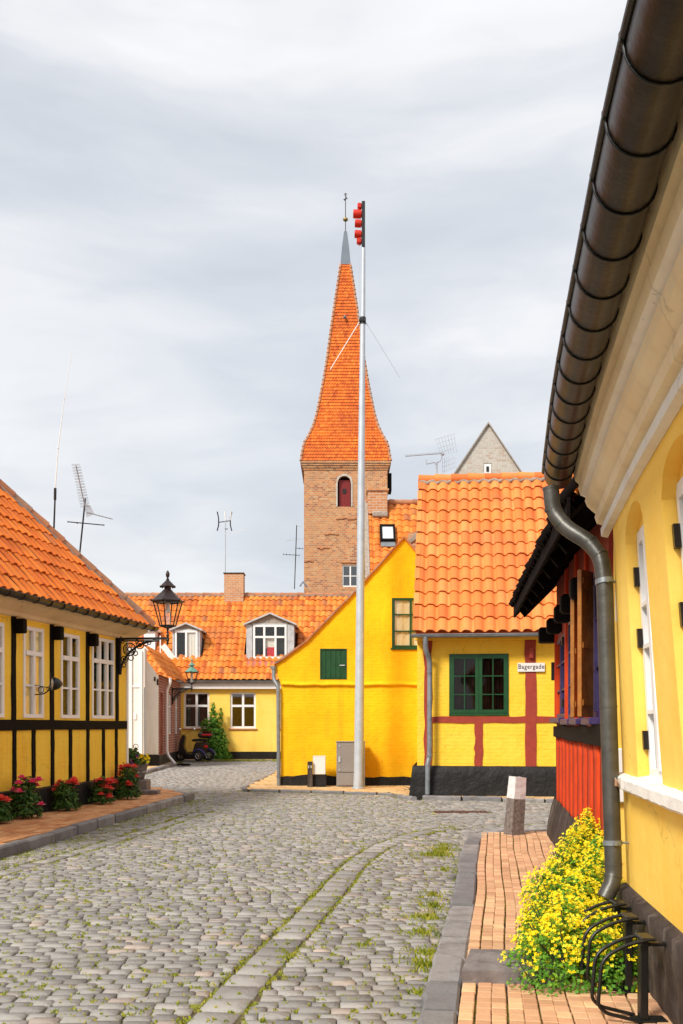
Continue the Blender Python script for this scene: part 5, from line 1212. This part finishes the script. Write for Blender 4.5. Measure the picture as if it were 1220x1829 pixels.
# ================================================================== NEAR YELLOW HOUSE (right)
def interp(P,y):
    for (a,va),(b_,vb) in zip(P,P[1:]):
        if y<=b_: return va+(vb-va)*(y-a)/(b_-a)
    (a,va),(b_,vb)=P[-2],P[-1]; return va+(vb-va)*(y-a)/(b_-a)
def smooth(P):
    Q=[(p.x,p.y) for p in bez([(a,b_,0) for a,b_ in P],6)]; return Q
TOP=smooth([(.4,1.0),(1.0,1.02),(2.5,1.15),(3.775,1.335),(5.14,1.54),(6.9,1.84),(8,2.05)])
BOT=smooth([(.4,1.30),(1.0,1.33),(3,1.49),(4.71,1.675),(6.44,1.855),(8,2.05)])
YE=6.5
def wx(Y,z):
    t=(z-.52)/2.38; return interp(BOT,Y)*(1-t)+interp(TOP,Y)*t
nrm=Vector((.985,-.165,0))   # inward normal (approx.)
def W3(u,y,z):     # u = distance along the street (Y), y = depth into the wall
    return (wx(u,z)+y*nrm.x-OR[0],u+y*nrm.y-OR[1],z)
OR=(1.6,4.0)
r=empty('yellow_house',(OR[0],OR[1],0),0,'near yellow house on the right with arched window bays and dark gutter','house')
bays=[(5.16,5.90,1.27,2.82,.16),(3.85,4.62,1.27,2.80,.16),(2.5,3.27,1.27,2.80,.16)]
m_=MB(); wall(m_,W3,.6,YE,.5,3.0,bays,.20,du=.3,dz=.25)
e3=W3(YE,0,.5); m_.add([W3(YE,0,.5),W3(YE,3.5,.5),W3(YE,3.5,3.0),W3(YE,0,3.0)],[[0,1,2,3]]); m_.add([W3(.6,0,.5),W3(.6,3.5,.5),W3(.6,3.5,3.0),W3(.6,0,3.0)],[[0,1,2,3]]); m_.add([W3(.6,3.5,.5),W3(YE,3.5,.5),W3(YE,3.5,5.0),W3(.6,3.5,5.0)],[[0,1,2,3]])
m_.build('wall','yel_near',r)
# recessed far return with letterbox and lamp
MB().box((2.05-OR[0],7.35-OR[1],.1),(3.2-OR[0],7.5-OR[1],3.3)).build('porch_wall','yel_near',r)
pp=MB(); n=40; vs=[];fs=[]; rows=8
for j in range(rows+1):
    for i in range(n+1):
        u=.6+(YE+.05-.6)*i/n; z=.54*j/rows; y=-.075+.015*j/rows+R(-.007,.007); 
        if j==rows: y=.0; z=.56
        if j==rows-1: z=.535+R(-.008,.008)
        p_=W3(u,y,max(z,.0)); vs.append(p_)
for j in range(rows):
    for i in range(n): a=j*(n+1)+i; fs.append([a,a+1,a+n+2,a+n+1])
pp.add(vs,fs,.5,True); a_=[W3(YE+.05,y,z) for y,z in ((-.075,0),(1.5,0),(1.5,.55),(-.06,.535))]; pp.add(a_,[[0,1,2,3]]); pp.build('plinth','tar_brown',r,fix=False)
# cornice swept along the wall
cp=[(.0,2.84),(-.045,2.85),(-.05,2.90),(-.03,2.925),(-.075,2.94),(-.09,2.985),(-.075,3.0),(-.11,3.03),(-.14,3.06),(-.155,3.10),(-.14,3.115),(-.185,3.14),(-.20,3.19),(-.185,3.205),(-.22,3.24),(-.235,3.30),(-.235,3.36),(.2,3.36)]
def sweep(mb,cp,y0,y1,n,zt=2.9,jit=.0015,tint=.5,mi=None):
    vs=[];fs=[]; m=len(cp)
    for i in range(n+1):
        Y=y0+(y1-y0)*i/n
        for y,z in cp: x=wx(Y,zt); vs.append((x+y*nrm.x-OR[0],Y+y*nrm.y-OR[1]+ (R(-jit,jit)),z+R(-jit,jit)))
    for i in range(n):
        for k in range(m-1): q_=i*m+k; fs.append([q_,q_+1,q_+m+1,q_+m])
    if mi is None: mb.add(vs,fs,tint,False); nf=len(fs)
    else:
        mb.add(vs,fs,tint,False)
        for i in range(n):
            for k in range(m-1): mb.mi[len(mb.mi)-len(fs)+i*(m-1)+k]=mi[k]
    mb.add(vs[:m],[list(range(m))]); mb.add(vs[-m:],[list(range(m))])
cp=[(y,z+.04) for y,z in cp]
mi=[0]*17
for k in (0,1,2,5,10): mi[k]=1
c_=MB(); sweep(c_,cp,.6,6.85,90,mi=mi); c_.build('cornice',['cornice','cornice_w'],r,fix=False)
# gutter along eave
gx=lambda Y,off:(wx(Y,2.9)-off*nrm.x-OR[0],Y+off*.0-OR[1])
GO=.345; GZ=3.335; RG=.098
gm=MB(); n=70; m=12; vs=[];fs=[]
for i in range(n+1):
    Y=.6+(6.95-.6)*i/n; x,y=gx(Y,GO)
    for k in range(m+1): t=PI-.25+(PI+.35)*k/m; vs.append((x+RG*math.cos(t),y,GZ+RG*math.sin(t)))
for i in range(n):
    for k in range(m): q_=i*(m+1)+k; fs.append([q_,q_+1,q_+m+2,q_+m+1])
gm.add(vs,fs,.5,True); gm.add([(gx(6.95,GO)[0],gx(6.95,GO)[1],GZ)]+vs[-(m+1):],[[0,i+1,i+2] for i in range(m)])
vs=[];fs=[]
for i in range(n+1):
    Y=.6+(6.95-.6)*i/n; x,y=gx(Y,GO); vs+=[(x-RG,y,GZ+.025),(x+RG+.25,y,GZ+.12)]
for i in range(n): fs.append([2*i,2*i+1,2*i+3,2*i+2])
gt=gm.build('gutter','zinc_dark',r,fix=False)
bd=MB(); bd.tube([(gx(.6+6.35*i/n,GO)[0]-RG-.004,gx(.6+6.35*i/n,0)[1],GZ+.02) for i in range(n+1)],.013,8); bd.build('rolled_edge','black_metal',gt)
k=0; Y=.95
while Y<6.95:
    x,y=gx(Y,GO); rg=MB(); rg.tube([(x+(RG+.004)*math.cos(PI-.3+(PI+.4)*q_/12),y,GZ+(RG+.004)*math.sin(PI-.3+(PI+.4)*q_/12)) for q_ in range(13)],.0042,6); rg.box((x-RG-.016,y-.007,GZ+.005),(x-RG+.0,y+.007,GZ+.035),bev=.003); rg.build('gutter_bracket','black_metal',gt); Y+=.318*R(.97,1.03)
# roof above the gutter
rf=MB()
def RM(u,v,h):
    c,s=math.cos(.8),math.sin(.8); x=wx(u,2.9)-.31+v*c-h*s; return (x-OR[0],u-OR[1],3.45+v*s+h*c)
pantiles(rf,lambda u,v,h:RM(7.0-u,v,h),0,6.4,9,.36,tw=.24,seg=6,tcol=tcol)
rf.build('roof','tile_left',r,fix=False)
fb=MB(); 
for i in range(40):
    Y0_,Y1_=.6+6.4*i/40,.6+6.4*(i+1)/40; a,b_=wx(Y0_,2.9)-OR[0],wx(Y1_,2.9)-OR[0]
    fb.quad((a-.26,Y0_-OR[1],3.37),(b_-.26,Y1_-OR[1],3.37),(b_-.26,Y1_-OR[1],3.47),(a-.26,Y0_-OR[1],3.47)); fb.quad((a-.26,Y0_-OR[1],3.37),(b_-.26,Y1_-OR[1],3.37),(b_+.1,Y1_-OR[1],3.37),(a+.1,Y0_-OR[1],3.37))
fb.build('fascia_board','eave_dark',r)
# windows in the bays
for (a,b_,z0,z1,rs) in bays:
    yw=.065; f=MB()
    def B(mb,ua,ub,za,zb,y0,y1): 
        P=[W3(ua,y0,za),W3(ub,y0,za),W3(ub,y1,za),W3(ua,y1,za),W3(ua,y0,zb),W3(ub,y0,zb),W3(ub,y1,zb),W3(ua,y1,zb)]
        mb.add(P,[[0,3,2,1],[4,5,6,7],[0,1,5,4],[1,2,6,5],[2,3,7,6],[3,0,4,7]])
    zt=z1-.10
    B(f,a+.01,a+.07,z0,zt,yw,yw+.06); B(f,b_-.07,b_-.01,z0,zt,yw,yw+.06); B(f,a+.07,b_-.07,z0+.0,z0+.07,yw,yw+.06); B(f,a+.07,b_-.07,zt-.07,zt,yw,yw+.06); m0=(a+b_)/2; B(f,m0-.035,m0+.035,z0+.07,zt-.07,yw-.015,yw+.06)
    for zz in (z0+.40,z0+.78,z0+1.02): B(f,a+.07,b_-.07,zz-.012,zz+.012,yw-.006,yw+.05)
    fo=f.build('window','white_paint',r)
    gl=MB(); B(gl,a+.04,b_-.04,z0+.04,zt-.04,yw+.028,yw+.034); gl.build('pane','glass',fo)
    tp_=MB(); B(tp_,a,b_,zt,z1+.02,yw+.01,yw+.07); tp_.build('window_head','yel_near',r)
    dk=MB(); P=[W3(a-.02,.45,z0-.1),W3(b_+.02,.45,z0-.1),W3(b_+.02,.45,z1),W3(a-.02,.45,z1)]; dk.add(P,[[0,1,2,3]]); dk.build('dark_room','room',fo)
    cu=MB(); P=[W3(b_-.3,.24,z0),W3(b_-.04,.24,z0),W3(b_-.04,.24,zt),W3(b_-.3,.24,zt)]; cu.add(P,[[0,1,2,3]]); cu.build('curtain','sign_white',fo)
    for zz in (z0+.18,z0+.78,z0+1.14):
        hg=MB(); B(hg,b_-.045,b_-.004,zz,zz+.11,yw-.03,yw-.0); hg.build('hinge','zinc_dark',fo)
# continuous crumbling sill
sg=MB(); n=60; vs=[];fs=[]; cs_=[(.19,1.315),(-.055,1.275),(-.075,1.262),(-.078,1.205),(-.06,1.19),(.0,1.185)]
for i in range(n+1):
    Y=.6+(6.56-.6)*i/n; ch_=.018 if abs(Y-6.28)<.12 else 0
    for y,z in cs_: 
        q_=W3(Y,y+(ch_ if y<0 else 0)+R(-.003,.003),z+R(-.003,.003)); vs.append(q_)
m=len(cs_)
for i in range(n):
    for k in range(m-1): q_=i*m+k; fs.append([q_,q_+1,q_+m+1,q_+m])
sg.add(vs,fs,.5,False); sg.add(vs[-m:],[list(range(m))]); so_=sg.build('sill','cornice_w',r,fix=False)
ck=MB(); P=[W3(6.2,-.079,1.21),W3(6.36,-.079,1.205),W3(6.38,-.079,1.25),W3(6.27,-.077,1.262),W3(6.18,-.079,1.25)]; ck.add(P,[[0,1,2,3,4]]); ck.build('broken_patch','brick_chim',so_)
tag(MB().box((2.00,7.30,1.02),(2.10,7.345,1.42),bev=.01).build('letter_box','white_paint'),'narrow white letter box on the yellow wall just behind the big downpipe','letter box')
e=empty('wall_lamp',(2.055,7.35,2.2),0,'small white lamp fitting on the yellow wall behind the big downpipe','lamp'); MB().box((-.035,-.05,.15),(.035,-.0,.42),bev=.008).build('back_plate','white_paint',e); MB().lathe([(.0,-.12),(.018,-.11),(.03,-.04),(.02,.0),(.04,.05),(.04,.12)],(0,-.06,.1),10).build('lamp_glass','sign_white',e)
# big downpipe
PP=[(984,872,6.72),(988,915,6.72),(1012,944,6.66),(1052,968,6.56),(1074,996,6.48),(1080,1040,6.45),(1091,1400,6.38),(1096,1560,6.34),(1093,1580,6.32),(1080,1605,6.30)]
pts=[at(*p)-Vector((OR[0],OR[1],0)) for p in PP]
dp=MB(); dp.tube(bez(pts,5),.054,18); po=dp.build('downpipe','pipe_dark',r)
for i,t in ((0,.0),(0,.9),(1,.7),(3,.1),(3,.9),(4,.9),(5,.62),(6,.9),(7,.3)):
    a,b_=pts[i],pts[i+1]; q_=a+(b_-a)*t; dr=(b_-a).normalized()*.008; MB().tube([q_-dr,q_+dr],.0565,18).build('pipe_joint','pipe_dark',po)
for i,t in ((4,.98),(6,.66)):
    a,b_=pts[i],pts[i+1]; q_=a+(b_-a)*t; dr=(b_-a).normalized()*.016; cl=MB(); cl.tube([q_-dr,q_+dr],.060,18); cl.box((q_.x-.012,q_.y-.075,q_.z-.012),(q_.x+.012,q_.y-.055,q_.z+.012),bev=.003); cl.tube([q_,q_+Vector((.16,.0,0))],.008,6); cl.build('pipe_clamp','zinc',po)
# ---------------------------------------------------------------- bicycle holders
def rack(Y,label,X):
    e=empty('bicycle_holder',(X,Y,.09),0,label,'bicycle rack','bicycle holders along the near house plinth')
    p=MB(); p.box((-.015,-.03,0),(.025,.03,.415),bev=.006); p.box((-.05,-.05,0),(.12,.05,.012),bev=.003); p.build('post','black_metal',e)
    p=MB(); p.box((-.02,-.07,.415),(.05,.07,.433),bev=.005); p.box((.0,-.02,.38),(.13,.02,.40),bev=.004); p.build('clamp','black_metal',e)
    for dy in (-.062,.062):
        h=MB(); h.tube(bez([(.02,dy,.425),(-.09,dy-.0,.40),(-.225,dy-.02,.335),(-.245,dy-.02,.10),(-.20,dy,.055),(-.02,dy,.01)],4),.0095,10); h.build('hoop','black_metal',e)
rack(6.05,'black hooped bicycle holder farthest back, deepest in the yellow flowers',1.665)
rack(5.62,'black hooped bicycle holder in the middle of the three by the plinth',1.61)
rack(5.07,'black hooped bicycle holder nearest the camera, clear of the flowers',1.53)
# step slab & bollard
sb=MB(); n=8; vs=[];fs=[]
x0,x1,y0,y1=.70,1.30,5.80,6.36
for i in range(n+1):
    for j in range(n+1):
        x=x0+(x1-x0)*i/n; y=y0+(y1-y0)*j/n; e_=min(i,n-i,j,n-j); vs.append((x+.22*(y-y0)+R(-.004,.004),y+R(-.006,.006)-.04*(i/n),.175+R(-.003,.003)-(.012 if e_==0 else 0)))
for i in range(n):
    for j in range(n): a=i*(n+1)+j; fs.append([a,a+n+1,a+n+2,a+1])
rim=[i*(n+1) for i in range(n+1)]+[n*(n+1)+j for j in range(1,n+1)]+[i*(n+1)+n for i in range(n-1,-1,-1)]+[j for j in range(n-1,0,-1)]
m=len(rim); low=[(vs[k][0],vs[k][1],.06) for k in rim]; o0=len(vs); vs+=low
for k in range(m): fs.append([rim[k],rim[(k+1)%m],o0+(k+1)%m,o0+k])
sb.add(vs,fs); tag(sb.build('step_stone','slab'),'low worn stone slab on the brick pavement beside the yellow flowers','stone slab')
bx,by=at(917.5,0,13.6).x,13.6
e=empty('stone_bollard',(bx,by,.08),math.radians(24),'leaning square granite bollard with a white painted top at the pavement corner','bollard')
e.rotation_euler=(math.radians(0),math.radians(4.6),math.radians(24))
def frus(h0,h1,w0,w1,nm,mat,top=0):
    b=MB(); n=6; vs=[];fs=[]
    for j in range(n+1):
        t=j/n; w=w0+(w1-w0)*t; 
        for cx_,cy_ in ((-1,-1),(0,-1.03),(1,-1),(1.03,0),(1,1),(0,1.03),(-1,1),(-1.03,0)): vs.append((cx_*w*R(.97,1.03)*.94,cy_*w*R(.97,1.03)*.94,h0+(h1-h0)*t+(0 if 0<j<n else R(-.008,.008))))
    for j in range(n):
        for k in range(8): fs.append([j*8+k,j*8+(k+1)%8,(j+1)*8+(k+1)%8,(j+1)*8+k])
    fs.append([n*8+k for k in range(8)]); b.add(vs,fs,.5,False); return b.build(nm,mat,e)
frus(-.1,.50,.106,.098,'stone_shaft','granite'); frus(.50,.80,.099,.089,'painted_top','granite_w')
# ---------------------------------------------------------------- yellow corydalis bush
e=empty('flowering_bush',(1.6,6.8,.09),0,'large mound of yellow flowering corydalis spilling over the pavement beside the red house','bush')
blobs=[(1.35,5.90,.35,.30,.34),(1.44,6.15,.38,.3,.40),(1.54,6.55,.38,.36,.44),(1.66,7.0,.38,.4,.50),(1.84,7.5,.37,.42,.56),(2.02,8.0,.32,.42,.63),(2.16,8.5,.26,.40,.70),(2.26,9.0,.16,.3,.70),(1.55,5.8,.28,.26,.30),(1.14,5.68,.18,.16,.15)]
lf=MB(); fl=MB(); O=Vector((1.6,6.8,.09)); pts=[]
for i,(x,y,rx,ry,h) in enumerate(blobs):
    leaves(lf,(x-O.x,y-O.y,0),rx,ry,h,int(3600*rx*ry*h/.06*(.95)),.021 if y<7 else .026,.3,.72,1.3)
    inner=MB()
    for _ in range(int(720*rx*h/.16*(.16 if i==9 else (.5 if i==8 else 1)))):
        while True:
            d_=Vector((random.gauss(0,1),random.gauss(0,1),random.gauss(0,1))).normalized()
            if d_.z>.08: break
        if d_.z<.45 and R(0,1)<.78: continue
        if d_.z<.7 and y<6.3 and R(0,1)<.3: continue
        lump=1+.18*math.sin(d_.x*7+(x-O.x)*5)*math.cos(d_.y*6+(y-O.y)*3)+.1*math.sin(d_.z*11)
        q_=Vector((x-O.x+d_.x*rx*lump*1.03,y-O.y+d_.y*ry*lump*1.03,d_.z*h*lump*1.02))
        k=random.choice((1,2,3))
        for _ in range(k): pts.append((q_+Vector((R(-.02,.02),R(-.02,.02),R(-.01,.03))),(d_+Vector((R(-.5,.5),R(-.9,.2),R(-.2,.6)))).normalized()))
lf.build('foliage','leaf_b',e,fix=False)
flowers(fl,pts,.0150,4); fl.build('blossom','fl_y',e,fix=False)
st=MB()
for i,(x,y,rx,ry,h) in enumerate(blobs):
    for _ in range(7): a=R(0,6.28); st.tube([(x-O.x,y-O.y,0),(x-O.x+math.cos(a)*rx*.5,y-O.y+math.sin(a)*ry*.5,h*.6),(x-O.x+math.cos(a)*rx*.7,y-O.y+math.sin(a)*ry*.7,h*.98)],.004,4)
st.build('stem','stem',e)
# ---------------------------------------------------------------- roses by the left wall
def rose(px,ytop,ybot,lab,mat,wd=.23,n=700,nf=14):
    u=H.u(px,-.30); w=H.w(u,-.30,0); z0=.13; Y=w.y; h=(ybot-ytop)/F*Y
    e=empty('rose_bush',(w.x,w.y,z0),R(0,6),lab,'rose bush','rose bushes along the black plinth')
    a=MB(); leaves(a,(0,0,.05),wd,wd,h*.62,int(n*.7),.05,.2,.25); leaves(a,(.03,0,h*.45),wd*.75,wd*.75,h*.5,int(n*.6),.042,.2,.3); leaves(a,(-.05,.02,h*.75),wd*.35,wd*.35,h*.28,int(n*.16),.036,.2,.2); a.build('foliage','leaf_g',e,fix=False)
    s=MB()
    for _ in range(6): t=R(0,6.28); s.tube([(0,0,0),(math.cos(t)*wd*.5,math.sin(t)*wd*.5,h*.5),(math.cos(t)*wd*.7,math.sin(t)*wd*.7,h*R(.8,.95))],.006,5)
    s.build('stem','stem',e)
    for k in range(nf):
        b=MB(); t=R(0,6.28); ph=R(.05,1.2); rr=wd*R(.98,1.2); c=Vector((rr*math.cos(t)*math.cos(ph),rr*math.sin(t)*math.cos(ph),h*(.18+.78*R(0,1)**.8))); c.x*=1.05-.4*c.z/h; c.y*=1.05-.4*c.z/h
        s=R(.055,.085)
        for ring,(nn,rad,tl_) in enumerate(((6,1.0,.25),(5,.72,.6),(4,.4,1.0))):
            for q_ in range(nn):
                an=2*PI*q_/nn+ring*.5; nd=Vector((math.cos(an),math.sin(an),0)); tg=Vector((-math.sin(an),math.cos(an),0)); up=Vector((0,0,1))
                p0=c+nd*s*.15; p1=c+nd*s*rad+up*s*tl_*.8
                b.add([p0-tg*s*.2,p0+tg*s*.2,p1+tg*s*.5*rad,p1+nd*s*.15+up*s*.12,p1-tg*s*.5*rad],[[0,1,2,3,4]],R(0,1)*.6+(.3 if ring==0 else 0))
        b.build('rose',mat,e,fix=False)
rose(-2,1440,1490,'rose bush cut by the left edge of the picture, with small orange-red blooms','fl_r',.20,500,12)
rose(46,1396,1470,'big dark rose bush with sparse deep pink blooms below the second lower panel','fl_p',.26,800,14)
rose(119,1393,1451,'rose bush with salmon pink blooms near the middle of the black plinth','fl_r',.24,700,15)
rose(183,1388,1438,'compact rose bush with many small coral blooms, second from the house corner','fl_r',.23,650,17)
rose(228,1368,1432,'rose bush with bright red blooms at the house corner beside the stone pot','fl_r',.25,800,16)
# ---------------------------------------------------------------- planter at the corner
px_,py_=-4.30,21.2
tag(MB().box((px_-.26,py_-.26,.12),(px_+.20,py_+.2,.42),bev=.02).build('stone_block','slab'),'grey stone block carrying the flower pot at the house corner','stone block')
tag(MB().box((px_+.05,py_-.62,.12),(px_+.50,py_-.28,.22),bev=.015).build('stone_step','slab'),'low grey stone step on the end of the red brick pavement','stone step')
e=empty('flower_pot',(px_-.03,py_,.42),0,'weathered stone pot of yellow and violet pansies on a grey block','flower pot')
MB().lathe([(.11,0),(.13,.02),(.15,.10),(.19,.24),(.205,.30),(.22,.31),(.22,.34),(.19,.345),(.18,.30)],(0,0,0),20).build('pot','pot',e)
og=MB()
for k in range(9):
    t=2*PI*k/9; og.torus((.165*math.cos(t),.165*math.sin(t),.16),.035,.008,'z',8,4)
og.build('relief','sign_white',e)
a=MB(); leaves(a,(0,0,.33),.24,.24,.22,600,.04,.2,.3); leaves(a,(-.12,0,.42),.2,.2,.26,400,.05,.2,.3); a.build('foliage','leaf_g',e,fix=False)
for mat,cxx,czz,n in (('fl_y',.13,.42,26),('fl_v',-.02,.40,9)):
    b=MB(); pts=[]
    for _ in range(n): pts.append((Vector((cxx+R(-.11,.13),R(-.24,-.05),czz+R(-.06,.12))),Vector((R(-.4,.4),-1,R(0,.5))).normalized()))
    flowers(b,pts,.04,5); b.build('blossom',mat,e,fix=False)
b=MB(); b.tube([(-.05,0,.5),(-.05,0,.72)],.006,5); b.torus((-.05,0,.70),.05,.008,'y',12,5); b.torus((-.05,0,.64),.03,.008,'y',12,5); b.build('wire_ornament','zinc_dark',e)
